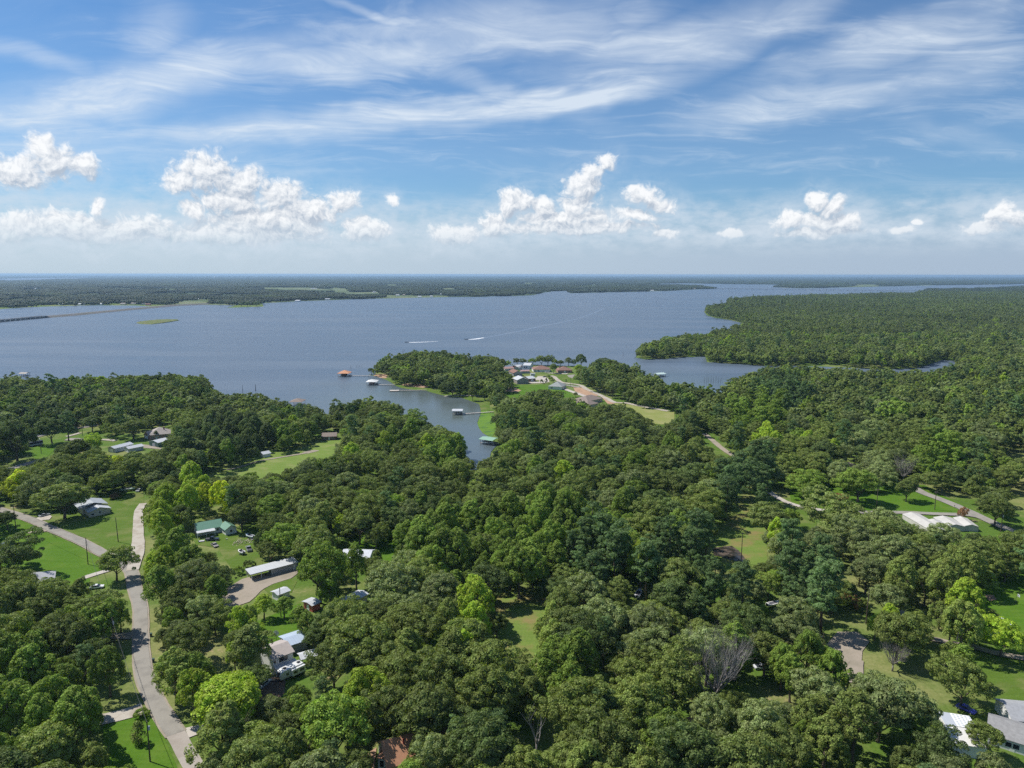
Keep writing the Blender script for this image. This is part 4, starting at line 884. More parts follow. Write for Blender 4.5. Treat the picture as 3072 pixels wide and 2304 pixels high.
# ------------------------------------------------------------------ roads, drives, lawns
def pts(k, l, z=0.): return [G(k, *p) for p in l]
def xy(l): return [(p.x, p.y) for p in l]
sheet('lawn', xy(pts('K6', [(-80,560),(130,600),(430,600),(600,590),(860,680),(1200,850),(1440,980),(1480,1090),(1250,1180),(1250,1300),(800,1400),(0,1500),(-200,1400)])), .02, LAWN)
sheet('lawn', xy(pts('K6', [(230,400),(600,560),(400,590),(100,600),(-80,560),(-80,420)])), .02, LAWN)
sheet('lawn', xy(pts('K6', [(660,470),(850,400),(1300,250),(1500,150),(1980,0),(2000,200),(1880,260),(1850,760),(1580,860),(1480,860),(950,600),(700,520)])), .02, LAWN2)
sheet('lawn', xy(pts('Z2', [(860,1160),(1130,1080),(1230,1070),(1330,1200),(1480,1540),(1500,1640),(860,1640)])), .02, LAWN)
sheet('lawn', xy(pts('H2', [(60,560),(700,500),(1200,300),(1450,300),(1460,1150),(900,1260),(600,800),(200,740)])), .02, LAWN2)
sheet('lawn', xy(pts('Z3', [(200,1010),(560,860),(600,980),(480,1200),(200,1250)])), .02, LAWN)
sheet('lawn', xy(pts('K2', [(690,880),(880,770),(1290,640),(1420,700),(1300,950),(850,1010)])), .02, LAWN2)
sheet('lawn', xy(pts('Z3', [(1000,330),(1400,320),(1400,560),(1090,560)])), .02, LAWN)
sheet('meadow', xy(pts('B8', [(1100,-40),(1380,-40),(1320,320),(1000,320)])), .02, MEADOW)
sheet('lawn', xy(pts('Z8', [(1900,440),(2350,500),(2350,900),(1800,900)])), .02, LAWN2)
sheet('lawn', xy(pts('Z7', [(1900,820),(2350,780),(2350,1180),(1950,1140)])), .02, LAWN)
sheet('lawn', xy(pts('Z7', [(860,250),(1650,290),(1850,400),(1980,450),(1850,450),(1080,425),(900,395)])), .02, LAWN)
sheet('lawn', xy(pts('Z7', [(860,410),(1040,450),(1040,580),(900,560)])), .02, LAWN2)
sheet('lawn', xy(pts('Z7', [(440,520),(640,380),(760,560),(760,780),(520,780)])), .02, MEADOW)
sheet('lawn', xy(pts('H4', [(300,840),(600,650),(1320,620),(1340,700),(1900,760),(2100,960),(300,1000)])), .02, LAWN)
sheet('lawn', xy(pts('H4', [(1380,370),(1900,370),(2200,560),(2212,640),(1700,560),(1480,420)])), .02, LAWN2)
sheet('meadow', xy(pts('Z5', [(1560,760),(1850,790),(2300,870),(2300,1010),(1700,1000)])), .02, grassmat('dry_field', (.20, .23, .06), (.26, .28, .09), (.32, .30, .14), .6))
sheet('marsh', xy(pts('H8', [(1050,60),(1300,60),(1390,300),(1560,350),(1620,800),(1480,960),(1360,900),(1240,800),(1160,700),(1120,600),(1180,480),(1210,330),(1190,150)])), .02, MARSH)
sheet('lawn', xy(pts('Z4', [(430,365),(560,430),(900,470),(1230,520),(1300,560),(1300,640),(1210,650),(1140,575),(930,535),(540,455)])), .02, LAWN2)
sheet('lawn', xy(pts('B4', [(1150,690),(1500,600),(1900,500),(2060,480),(2060,580),(1700,710),(1200,760)])), .02, grassmat('sunny_lawn', (.13, .20, .035), (.18, .25, .055), (.27, .27, .11), .6))
sheet('lawn', xy(pts('H7', [(380,390),(640,320),(700,380),(500,560),(380,480)])), .02, LAWN)
def pondmat():
    m, t, b, o = material('pond_water'); co = t.new('ShaderNodeNewGeometry').outputs['Position']; n = t.noise(co, .35, 4, .6)
    t.put(b.inputs['Base Color'], t.mix(t.ss(n, .45, .6), (.035, .03, .022), (.09, .065, .045))); t.put(b.inputs['Roughness'], t.ss(n, .45, .6, .08, .9)); return m
sheet('pond', xy(pts('Z7', [(455,650),(520,640),(560,638),(600,665),(638,712),(620,730),(575,722),(500,700),(455,690)])), .05, pondmat())
sheet('gravel_lot', xy(pts('K2', [(-200,900),(200,660),(410,600),(1420,430),(1440,530),(1290,640),(880,770),(690,870),(620,920),(500,1050),(370,1160),(0,1290),(-250,1250)])), .04, TAN)
sheet('dirt_yard', xy(pts('H3', [(120,1100),(430,990),(640,1080),(620,1300),(500,1450),(60,1450)])), .04, dirtmat('leaf_litter', (.10,.075,.055), (.16,.115,.085), (.28,.17,.10), 1., .4))
sheet('bare_earth', xy(pts('Z4', [(540,425),(620,420),(700,425),(800,440),(760,455),(640,445)])), .05, REDD)
sheet('bare_earth', xy(pts('Z4', [(330,348),(400,340),(450,350),(440,375),(380,372)])), .05, REDD)
sheet('bare_earth', xy(pts('H3', [(200,1060),(430,985),(430,1080),(300,1090)])), .06, REDD)
sheet('bare_earth', xy(pts('H4', [(450,700),(520,700),(720,780),(600,830),(300,800),(160,760)])), .05, REDD)
sheet('bare_earth', xy(pts('K8', [(300,900),(600,700),(560,1200),(300,1200)])), .05, REDD)
sheet('bare_earth', xy(pts('B8', [(780,660),(900,680),(920,800),(840,800),(760,720)])), .05, REDD)
sheet('bare_earth', xy(pts('B8', [(1950,690),(2200,640),(2200,780),(2000,760)])), .05, REDD)
sheet('bare_earth', xy(pts('H6', [(780,760),(900,780),(930,1000),(840,960)])), .05, REDD)
sheet('bare_earth', xy(pts('Z7', [(1990,915),(2040,915),(2060,940),(2020,950)])), .05, REDD)
sheet('bare_earth', xy(pts('B4', [(1820,560),(1900,545),(1930,550),(1860,568)])), .05, TAN)
sheet('driveway', xy(pts('Z8', [(960,420),(1060,300),(1180,300),(1260,360),(1215,420),(1205,560),(1110,560),(1080,470)])), .04, TAN)
sheet('driveway', xy(pts('Z2', [(1540,1210),(1700,1170),(1700,1240),(1570,1290)])), .04, CONC)
sheet('driveway', xy(pts('H7', [(1700,340),(1800,350),(1960,390),(1940,400),(1740,385)])), .04, TAN)
sheet('driveway', xy(pts('H4', [(1280,330),(1500,345),(1860,365),(1940,335),(1850,345),(1440,330)])), .05, CONC)
sheet('driveway', xy(pts('H4', [(1140,420),(1290,420),(1400,470),(1440,560),(1300,590),(920,600),(910,565),(1180,560),(1180,520),(1060,510),(1100,460)])), .05, CONC)
sheet('driveway', xy(pts('Z5', [(1060,620),(1100,610),(1180,640),(1330,690),(1290,700)])), .05, CONC)
sheet('turnaround', xy(pts('Z5', [(1110,462),(1200,458),(1170,500),(1130,485)])), .05, ASPH)
sheet('bare_earth', xy(pts('Z5', [(1180,600),(1330,600),(1420,660),(1560,720),(1640,780),(1560,780),(1480,690),(1330,700),(1200,640)])), .045, REDD)
lane = pts('K6', [(-160,230),(0,285),(220,350),(500,450),(640,520),(860,610),(1200,760),(1430,890),(1600,965),(1760,1060),(1840,1200),(1872,1380)])+pts('Z2', [(1168,200),(1172,420),(1178,600),(1205,780),(1275,950),(1375,1120),(1465,1260)])
strip('lane', lane, [4.2]*len(lane), .07, ASPH)
c2 = pts('Z2', [(1465,1262),(1540,1400),(1680,1640)]); strip('concrete_lane', c2, [4.3]*3, .08, dirtmat('worn_concrete', (.33, .295, .26), (.40, .36, .32), (.26, .22, .18), .6, .5))
for w_, ll in ((5.2, lane),): strip('road_verge', ll, [w_]*len(ll), .045, TAN)
strip('gravel_drive', pts('K6', [(1985,200),(1930,290),(1915,400),(1915,600),(1915,780),(1900,900),(1835,1130)]), [3.4, 3.8, 4.2, 4.4, 5.2, 5.4, 4.4], .09, GRAVEL)
sheet('gravel_drive', xy(pts('K6', [(1500,870),(1700,850),(1860,770),(1900,900),(1700,960)])), .085, GRAVEL)
strip('driveway', pts('Z1', [(700,1345),(800,1312),(910,1280)]), [3, 3, 3], .05, CONC)
strip('driveway', pts('Z2', [(840,1140),(1000,1105),(1190,1050)]), [5, 5, 6], .05, GRAVEL)
strip('driveway', pts('Z2', [(850,450),(950,445),(1110,440)]), [3.5, 3.5, 5], .05, TAN)
strip('driveway', pts('K6', [(400,600),(560,590),(700,560)]), [2.5, 2.5, 3], .05, TAN)
strip('driveway', pts('K6', [(560,385),(620,400),(600,430)]), [8, 6, 5], .05, CONC)
strip('upper_road', pts('Z7', [(1580,300),(1640,335),(1760,380),(1900,440),(2050,510),(2350,640)]), [5.5]*6, .07, ASPH)
strip('upper_road', pts('Z7', [(1195,162),(1230,178),(1260,190)]), [5.5]*3, .07, TAN)
strip('lower_road', pts('Z7', [(1980,478),(1900,462),(1700,455),(1540,448),(1280,447)]), [6, 4, 4, 4, 4], .08, ASPH)
strip('light_drive', pts('Z7', [(740,310),(830,370),(900,400),(1000,425),(1120,440)]), [3.4]*5, .06, CONC)
strip('gravel_lane', pts('Z7', [(400,0),(450,40),(510,90),(580,135)]), [4]*4, .06, TAN)
strip('path', pts('Z8', [(1600,330),(1740,365),(1930,400),(2030,430),(2300,480)]), [3.2]*5, .06, TAN)
strip('driveway', pts('Z8', [(1160,620),(1160,540),(1165,470)]), [5]*3, .06, TAN)
strip('dirt_road', pts('H4', [(1470,405),(1550,430),(1640,510),(1750,575),(1900,600),(2212,645)])+pts('Z5', [(1330,620),(1400,650),(1530,710),(1640,765),(1760,770),(1900,800),(2230,860)]), [5]*13, .065, GRAVEL)
strip('road', pts('H4', [(1620,560),(1700,610),(1850,640),(2212,700)]), [6]*4, .06, ASPH)
strip('drive', pts('H7', [(800,250),(880,232),(970,205)]), [3]*3, .06, GRAVEL)
strip('road', pts('H7', [(800,285),(900,283),(1020,297)]), [7]*3, .06, ASPH)
strip('road', pts('H7', [(200,250),(330,240),(520,245)]), [9]*3, .06, ASPH)
strip('drive', pts('H7', [(1210,288),(1300,288),(1400,300)]), [4]*3, .06, GRAVEL)
strip('drive', pts('H7', [(840,160),(1000,140),(1200,105)]), [5]*3, .06, GRAVEL)
strip('road', pts('H7', [(-100,640),(120,640),(260,600),(500,535)]), [6]*4, .06, ASPH)
strip('path', pts('B4', [(1370,668),(1450,650),(1560,615),(1700,590),(1850,565)]), [2.2]*5, .06, TAN)
strip('shore_path', pts('Z4', [(930,527),(980,518),(1100,518),(1225,524)]), [4]*4, .07, CONC)

# ------------------------------------------------------------------ buildings
M_ = {}
def mt(name, col, **k):
    if name not in M_: M_[name] = plain(name, col, **k)
    return M_[name]
METAL = mt('galvanised_roof', (.50, .52, .545), rough=.45, var=.10, streak=(0, .9, .35)); GREYR = mt('grey_metal_roof', (.36, .39, .42), rough=.5, var=.12, streak=(0, .9, .3))
WHITER = mt('white_metal_roof', (.52, .535, .55), rough=.5, var=.08, streak=(0, 1.0, .25)); SHING = mt('grey_shingles', (.27, .265, .26), rough=.9, var=.22, scale=1.5)
BROWNS = mt('brown_shingles', (.25, .20, .17), rough=.9, var=.2, scale=1.2); TANS = mt('tan_shingles', (.36, .32, .29), rough=.9, var=.2, scale=1.2)
REDS = mt('red_brown_roof', (.235, .135, .105), rough=.85, var=.2); GREENR = mt('green_metal_roof', (.12, .25, .18), rough=.5, var=.1, streak=(0, .8, .3)); PALEG = mt('pale_green_roof', (.26, .42, .31), rough=.6, var=.08, streak=(0, .8, .2))
ORANGE = mt('orange_roof', (.58, .28, .15), rough=.7, var=.12); TERRA = mt('terracotta_roof', (.52, .27, .16), rough=.9, var=.14, scale=1.5)
WALLW = mt('white_siding', (.72, .72, .70), var=.06, streak=(2, .25, .2)); WALLT = mt('tan_siding', (.52, .46, .36), var=.08, streak=(2, .3, .2)); WALLG = mt('grey_siding', (.36, .37, .39), var=.1, streak=(0, .4, .3))
WALLGR = mt('green_siding', (.18, .28, .22), var=.1, streak=(0, .6, .3)); WALLB = mt('brown_logs', (.17, .10, .07), var=.25, streak=(2, .35, .4)); WALLR = mt('red_siding', (.45, .12, .09), var=.15); WALLBL = mt('pale_blue_siding', (.55, .64, .68), var=.06, streak=(2, .25, .25))
BRICK = mt('brick_wall', (.36, .22, .18), var=.2, scale=2); GLASS = mt('dark_glass', (.03, .035, .045), rough=.12, var=.1, spec=.6); TRIM = mt('white_trim', (.78, .78, .77), var=.04)
DOORM = mt('white_door', (.75, .75, .73), var=.05); WOOD = mt('weathered_wood', (.30, .25, .20), var=.25, scale=2); DARK = mt('dark_metal', (.06, .06, .065), var=.2); RUBBER = mt('tyre_rubber', (.025, .025, .027), var=.1, rough=.85)  # dark metal is one near-black tone for small fittings
CREO = mt('creosoted_pole', (.10, .075, .06), var=.2, rough=.9)
def wall_box(e, L, w, hw, rise, ridge, mat):
    m = MB()
    if ridge == 'x': m.profx([(0, -.1), (w, -.1), (w, hw), (w/2, hw+rise-.02), (0, hw)], 0, L)
    elif ridge == 'y':
        n = 5; pr = [(0, -.1), (L, -.1), (L, hw), (L/2, hw+rise-.02), (0, hw)]
        m.add([(x, 0, z) for x, z in pr]+[(x, w, z) for x, z in pr], [tuple(range(n)), tuple(range(n, 2*n))[::-1]]+[(i, n+i, n+(i+1) % n, (i+1) % n) for i in range(n)])
    else: m.box(0, L, 0, w, -.1, hw)
    return m.build('wall', mat, e)
def roof_mesh(L, w, hw, rise, ridge, o=.45, t=.16):
    m = MB()
    if ridge == 'x':
        k = rise/(w/2); pr = [(-o, hw-k*o+.03), (w/2, hw+rise+.03), (w+o, hw-k*o+.03), (w+o, hw-k*o+.03+t), (w/2, hw+rise+.03+t), (-o, hw-k*o+.03+t)]
        m.profx(pr, -o, L+o)
    elif ridge == 'y':
        k = rise/(L/2); pr = [(-o, hw-k*o+.03), (L/2, hw+rise+.03), (L+o, hw-k*o+.03), (L+o, hw-k*o+.03+t), (L/2, hw+rise+.03+t), (-o, hw-k*o+.03+t)]; n = 6
        m.add([(x, -o, z) for x, z in pr]+[(x, w+o, z) for x, z in pr], [tuple(range(n)), tuple(range(n, 2*n))[::-1]]+[(i, n+i, n+(i+1) % n, (i+1) % n) for i in range(n)])
    elif ridge == 'hip':
        a = min(L, w)/2*.96; z0 = hw+.02; z1 = hw+t+.02
        base = [(-o, -o), (L+o, -o), (L+o, w+o), (-o, w+o)]
        rd = [(a, w/2), (L-a, w/2)] if L >= w else [(L/2, a), (L/2, w-a)]
        v = [(x, y, z0) for x, y in base]+[(x, y, z1) for x, y in base]+[(x, y, hw+rise+t) for x, y in rd]
        f = [(3, 2, 1, 0), (0, 1, 5, 4), (1, 2, 6, 5), (2, 3, 7, 6), (3, 0, 4, 7)]
        f += [(4, 5, 9, 8), (5, 6, 9), (6, 7, 8, 9), (7, 4, 8)] if L >= w else [(4, 5, 8), (5, 6, 9, 8), (6, 7, 9), (7, 4, 8, 9)]
        m.add(v, f)
    else:   # mono pitch, high side at the back
        m.profx([(-o, hw), (w+o, hw+rise), (w+o, hw+rise+t), (-o, hw+t)], -o, L+o)
    return m
def opening(e, name, side, L, w, pos, zc, ww, hh, mat=None):
    d = .05; a = MB(); b = MB()
    def put(m, ww, hh, d0, d1):
        if side == 'f': m.box(pos-ww/2, pos+ww/2, -d1, -d0, zc-hh/2, zc+hh/2)
        elif side == 'l': m.box(-d1, -d0, pos-ww/2, pos+ww/2, zc-hh/2, zc+hh/2)
        elif side == 'r': m.box(L+d0, L+d1, pos-ww/2, pos+ww/2, zc-hh/2, zc+hh/2)
    if name == 'window':
        put(a, ww+.25, hh+.25, .003, .06); fr = a.build('window', TRIM, e); put(b, ww, hh, .062, .08); b.build('pane', GLASS, fr)
    else: put(a, ww, hh, .003, .06); a.build(name, mat or DOORM, e)
def house(name, label, cat, A, B, w, hw=2.7, rise=1.8, ridge='x', wall=WALLW, roof=SHING, wins=(), doors=(), group=None, chim=(), posts=(), open_=False, o=.45):
    A = Vector((A.x, A.y)); B = Vector((B.x, B.y)); d = B-A; L = d.length
    e = empty(name, (A.x, A.y, 0), math.atan2(d.y, d.x))
    if not open_: wall_box(e, L, w, hw, rise, ridge, wall)
    rf = roof_mesh(L, w, hw, rise, ridge, o).build('roof', roof, e)
    for x, y, sx, h, m in chim: MB().box(x*L-sx/2, x*L+sx/2, y*w-sx/2, y*w+sx/2, hw, h).build('chimney', m, rf)
    for side, pos, zc, ww, hh in wins: opening(e, 'window', side, L, w, pos*(L if side == 'f' else w), zc, ww, hh)
    for side, pos, ww, hh in doors: opening(e, 'door', side, L, w, pos*(L if side == 'f' else w), hh/2, ww, hh)
    for x, y in posts: MB().box(x*L-.09, x*L+.09, y*w-.09, y*w+.09, -.05, hw+(rise*y if ridge == 'mono' else 0)).build('post', TRIM if roof != GREYR else WOOD, e)
    tag(e, label, cat, group); return e
W3 = [('f', .2, 1.5, 1.0, 1.1), ('f', .5, 1.5, 1.0, 1.1), ('f', .8, 1.5, 1.0, 1.1)]
def Z(k, x, y, z): return W(*F(k, x, y), z)
# tan house
h = house('tan_house', 'tan metal-sided house with stepped grey roofs behind the huge oak', 'house', G('K6', 1245, 392), G('K6', 1535, 330), 7, 2.6, 1.5, 'y', WALLT, METAL, [('f', .15, 1.4, 1.1, .9), ('f', .5, 1.7, .9, 1.2)])
L_ = (G('K6', 1535, 330)-G('K6', 1245, 392)).length
m = MB(); m.box(-1.2, L_-1.5, 7.01, 16, -.1, 3.4); q = m.build('rear_wall', WALLT, h); rr = roof_mesh(L_+2.5, 10.5, 3.5, 1.7, 'y', .5); r2 = rr.build('rear_roof', GREYR, h); r2.location = (-2.2, 6.0, 0)
for x in (-1, L_*.5, L_+.6): MB().box(x-.08, x+.08, 6.2, 6.36, -.05, 3.5).build('porch_post', WOOD, h) if x > 3 else None
# green roofed house
house('green_roofed_house', 'pale house with a dark green metal roof beside the truck yard', 'house', G('H2', 225, 578), G('H2', 700, 488), 9, 2.7, 2.0, 'x', WALLW, GREENR, [('f', .8, 1.6, .9, 1.1), ('f', .35, 1.6, .9, 1.1)], [('f', .55, 1., 2.1)])
house('gabled_annex', 'front gabled annex of the green roofed house next to the large oak', 'house', G('H2', 757, 562), G('H2', 965, 512), 6.5, 2.7, 1.5, 'y', WALLW, GREENR, [('l', .3, 1.6, .9, 1.1), ('f', .5, 1.6, 1., 1.1)])
house('awning', 'flat white metal awning standing in front of the green roofed house', 'awning', G('H2', 215, 625), G('H2', 560, 565), 3.4, 2.4, .15, 'mono', roof=WHITER, open_=True, posts=((.02, .05), (.5, .05), (.98, .05), (.02, .95), (.98, .95)), o=.1)
# long carport
cA, cB = G('K2', 405, 702), G('K2', 1440, 425); cv = house('long_carport', 'long low carport and grey workshop with a flat pale roof on the gravel lot', 'carport', cA, cB, 5.2, 2.7, .35, 'mono', roof=WHITER, open_=True, posts=((.02, .03), (.22, .03), (.44, .03), (.02, .95), (.22, .95)), o=.3)
cL = (Vector((cB.x, cB.y))-Vector((cA.x, cA.y))).length
MB().box(cL*.455, cL, .25, 5.1, -.05, 2.68).build('wall', WALLG, cv); MB().box(0, cL*.455-.003, 5.0, 5.1, .9, 2.68).build('rear_screen', WALLG, cv); MB().box(cL*.90, cL*.945, .17, .245, 0, 2.1).build('door', DOORM, cv)
MB().box(.5, cL*.4, 3.9, 4.6, .7, .85).build('work_bench', WOOD, cv)
mk = MB(); mk.tube([*pts('K2', [(690,865),(780,815),(880,768),(1080,705),(1290,640)])], [.14]*5, 5); tag(mk.build('timber_edging', WOOD), 'dark timber edging between the gravel lot and its small lawn', 'edging')
# twin sheds and green shed
house('metal_shed', 'longer of the white twin metal sheds, at the rear', 'shed', G('H7', 1390, 442), G('H7', 1610, 385), 6, 2.8, 1.0, 'x', mt('white_sheet', (.56, .59, .62), var=.08, streak=(0, .8, .3)), METAL, (), [('l', .5, 3.2, 2.4)], 'white twin sheds')
house('metal_shed', 'shorter of the white twin metal sheds, in front', 'shed', G('H7', 1560, 442), G('H7', 1735, 407), 5.5, 2.6, 1.0, 'x', M_['white_sheet'], WHITER, (), [('l', .5, 3.2, 2.2)], 'white twin sheds')
house('green_shed', 'green metal shed with a white roof beside the hip roofed house', 'shed', G('H7', 1806, 358), G('H7', 1915, 374), 9, 3.0, 1.1, 'y', WALLGR, WHITER, (), [('f', .5, 2.6, 2.4)])
house('hip_roofed_house', 'brown hip roofed house with a chimney in the left garden wood', 'house', G('H7', 1800, 285), G('H7', 2060, 262), 14, 3.0, 4.0, 'hip', BRICK, TANS, W3, [('f', .35, 1.2, 2.1)], chim=((.72, .35, 1.0, 7.6, BRICK),))
house('gabled_annex', 'brown gabled garage at the left of the hip roofed house', 'garage', G('H7', 1745, 268), G('H7', 1798, 272), 8, 2.8, 2.0, 'y', BRICK, TANS, (), [('f', .5, 2.6, 2.2)])
house('open_carport', 'small white roofed carport sheltering the motorhome at far left', 'carport', G('H7', 345, 372), G('H7', 490, 345), 6, 3.8, .3, 'mono', roof=WHITER, open_=True, posts=((.03, .05), (.97, .05), (.03, .95), (.97, .95)), o=.2)
house('grey_hip_house', 'light grey hip roofed house half hidden by trees below the lush lawn', 'house', Z('K6', 215, 1395, 2.7), Z('K6', 740, 1300, 2.7), 12, 2.7, 3.0, 'hip', WALLW, mt('pale_shingles', (.42, .42, .43), rough=.9, var=.15, scale=1.5), W3)
house('garden_shed', 'white garden shed with a rounded pale roof beside the sloping lawn', 'shed', G('B4', 1592, 592), G('B4', 1634, 584), 6, 2.2, 1.0, 'x', WALLW, METAL, (), [('f', .4, 1.2, 1.9)])
house('log_cabin', 'dark brown cabin with a brown roof at the top of the sloping lawn', 'cabin', G('B4', 1945, 487), G('B4', 2030, 484), 8, 2.7, 1.8, 'x', WALLB, BROWNS, [('f', .25, 1.5, 1., 1.1), ('f', .75, 1.5, 1., 1.1)], [('f', .5, 1., 2.1)])
# beige house with porch roof
bA, bB = Z('H3', 385, 640, 5.0), Z('H3', 782, 492, 5.0); bh = house('beige_house', 'beige raised house with a porch roof behind the camper', 'house', bA, bB, 8.5, 5.0, 1.3, 'x', WALLW, mt('faded_shingles', (.40, .35, .32), rough=.9, var=.12, scale=1.2),
   [('f', .38, 3.9, .9, 1.4), ('f', .52, 3.9, .9, 1.4), ('f', .66, 3.9, .9, 1.4), ('f', .1, 3.9, .7, .9)])
bL = (Vector((bB.x, bB.y))-Vector((bA.x, bA.y))).length
MB().profx([(-1.9, 2.45), (-.01, 2.7), (-.01, 2.8), (-1.9, 2.55)], bL*.02, bL*1.08).build('porch_roof', WHITER, bh)
for x in (.05, .5, 1.02): MB().box(bL*x-.07, bL*x+.07, -1.85, -1.71, -.05, 2.45).build('porch_post', TRIM, bh)
house('blue_roofed_shed', 'long shed with a pale blue metal roof behind the beige house', 'shed', Z('H3', 700, 378, 3.0), Z('H3', 1050, 262, 3.0), 7, 3.0, .8, 'x', WALLG, mt('pale_blue_roof', (.42, .50, .60), rough=.45, var=.08, streak=(0, .8, .25)))
house('white_canopy', 'white canopy roof half under the trees behind the camper', 'canopy', Z('H3', 960, 640, 2.6), Z('H3', 1250, 560, 2.6), 3.6, 2.6, .5, 'x', WALLW, WHITER, open_=True, posts=((.05, .05), (.95, .05), (.05, .95), (.95, .95)))
house('mobile_home', 'long narrow mobile home with a ribbed metal roof under the grey tree', 'mobile home', Z('K1', 1040, 1588, 3.0), Z('K1', 1405, 1402, 3.0), 4.6, 3.0, .5, 'x', WALLW, mt('patched_roof', (.55, .57, .60), rough=.5, var=.25, streak=(0, 1.6, .8)), [('f', .2, 1.7, 1.2, .8), ('f', .6, 1.7, 1.2, .8)])
house('red_shed', 'red walled shed with a pale roof left of the mobile home', 'shed', Z('K2', 1758, 1235, 2.5), Z('K2', 1930, 1160, 2.5), 5, 2.5, .4, 'x', WALLR, METAL, (), [('l', .5, 1.4, 2.)])
house('pale_roofed_house', 'house with a pale broken roof line between tall trees near the small clearing', 'house', Z('K1', 860, 650, 3.0), Z('K1', 1430, 668, 3.0), 9, 3.0, 1.6, 'x', WALLW, mt('pale_metal_roof', (.58, .60, .64), rough=.45, var=.12, streak=(0, .8, .25)), W3)
house('white_roofed_shed', 'low white roofed shed beside the pole below the gravel lot', 'shed', Z('K2', 1000, 1000, 2.5), Z('K2', 1250, 905, 2.5), 4, 2.5, .5, 'x', WALLW, WHITER, [('f', .3, 1.5, 1., .8)])
# orange roofed house at the bottom
oh = house('orange_roofed_house', 'orange brown roofed house with a red flue pipe at the bottom edge', 'house', Z('K8', 850, 1110, 2.8), Z('K8', 1500, 930, 2.8), 9.5, 2.8, 3.4, 'x', WALLBL, TERRA)
MB().tube([(4.6, 3.2, 4.6), (4.6, 3.2, 6.6)], [.16, .16], 8).build('flue_pipe', mt('red_pipe', (.30, .03, .05), var=.1), oh)
house('annex', 'pale blue walled room with a barred window left of the orange brown roof', 'annex', G('K8', 640, 1180), G('K8', 850, 1200), 4, 3.0, .9, 'mono', WALLBL, TERRA, [('f', .4, 1.7, 1.0, 1.6)], o=.2)
# bottom right group
house('grey_shingled_house', 'long grey shingled house at the lower right corner', 'house', Z('H6', 1590, 870, 3.0), Z('H6', 2420, 1130, 3.0), 9.5, 3.0, 2.0, 'x', WALLW, SHING, [('f', .45, 1.6, 1.2, 1.2), ('f', .62, 1.6, 1.2, 1.2)], [('f', .54, 1., 2.1)])
house('grey_rear_house', 'grey shingled roof behind the long house at the right edge', 'house', Z('H6', 2035, 640, 3.0), Z('H6', 2700, 700, 3.0), 9, 3.0, 1.7, 'x', WALLW, mt('mid_grey_shingles', (.33, .335, .345), rough=.9, var=.2, scale=1.5))
ph = house('patio_cover', 'white patio roof, half of it chequered with clear panels', 'patio cover', Z('H6', 955, 1065, 2.9), Z('H6', 1560, 1165, 2.9), 13, 2.9, .5, 'x', WALLW, mt('plain_white_roof', (.64, .63, .60), rough=.6, var=.06), o=.1)
pL = (Z('H6', 1560, 1165, 2.9)-Z('H6', 955, 1065, 2.9)).length
def chequer():
    m, t, b, o_ = material('chequered_panels'); co = t.new('ShaderNodeTexCoord').outputs['Object']; x, y, z = t.sep(co)
    a = t.m('GREATER_THAN', t.m('FRACT', t.m('DIVIDE', x, .9)), .42); c = t.m('GREATER_THAN', t.m('FRACT', t.m('DIVIDE', y, .85)), .40); n = t.noise(co, .8, 3, .6)
    f = t.m('MULTIPLY', t.m('MULTIPLY', a, c), t.m('MULTIPLY', t.m('GREATER_THAN', x, 2.6), t.ss(n, .30, .42)))
    t.put(b.inputs['Base Color'], t.mix(t.m('GREATER_THAN', x, 2.6), (.46, .49, .54), t.mix(f, (.84, .84, .82), (.42, .46, .50)))); b.inputs['Roughness'].default_value = .4; return m
MB().profx([(6.55, 3.66), (13.05, 3.18), (13.05, 3.24), (6.55, 3.72)], 0, pL).build('clear_panels', chequer(), ph)
house('pale_shed', 'pale roofed shed beside the lawn with the bare patch', 'shed', Z('Z7', 1985, 1108, 2.6), Z('Z7', 2140, 1085, 2.6), 8, 2.6, 1.0, 'x', WALLG, METAL)
house('small_white_shed', 'tiny white roofed hut seen through the tree right of the reddish hedge', 'shed', Z('Z8', 1405, 180, 2.4), Z('Z8', 1455, 195, 2.4), 4, 2.4, .6, 'x', WALLW, METAL)
TARP = mt('white_tarpaulin', (.50, .48, .44), rough=.7, var=.14, scale=.5)
for i, (a, b, w, lb) in enumerate((((505, 350), (930, 600), 8, 'leftmost white tarped shed beside the lower road'), ((800, 440), (1010, 590), 8, 'middle white tarped shed, next to the tallest gap'), ((940, 395), (1120, 520), 8, 'right white tarped shed with the clear square end'), ((1215, 400), (1370, 520), 6, 'low white tarped shed at the far right of the row'))):
    house('tarped_shed', lb, 'tarped shed', G('H1', *a), G('H1', *b), w, 2.2, .9, 'x', TARP, TARP, (), (), 'white tarped sheds', o=.15)
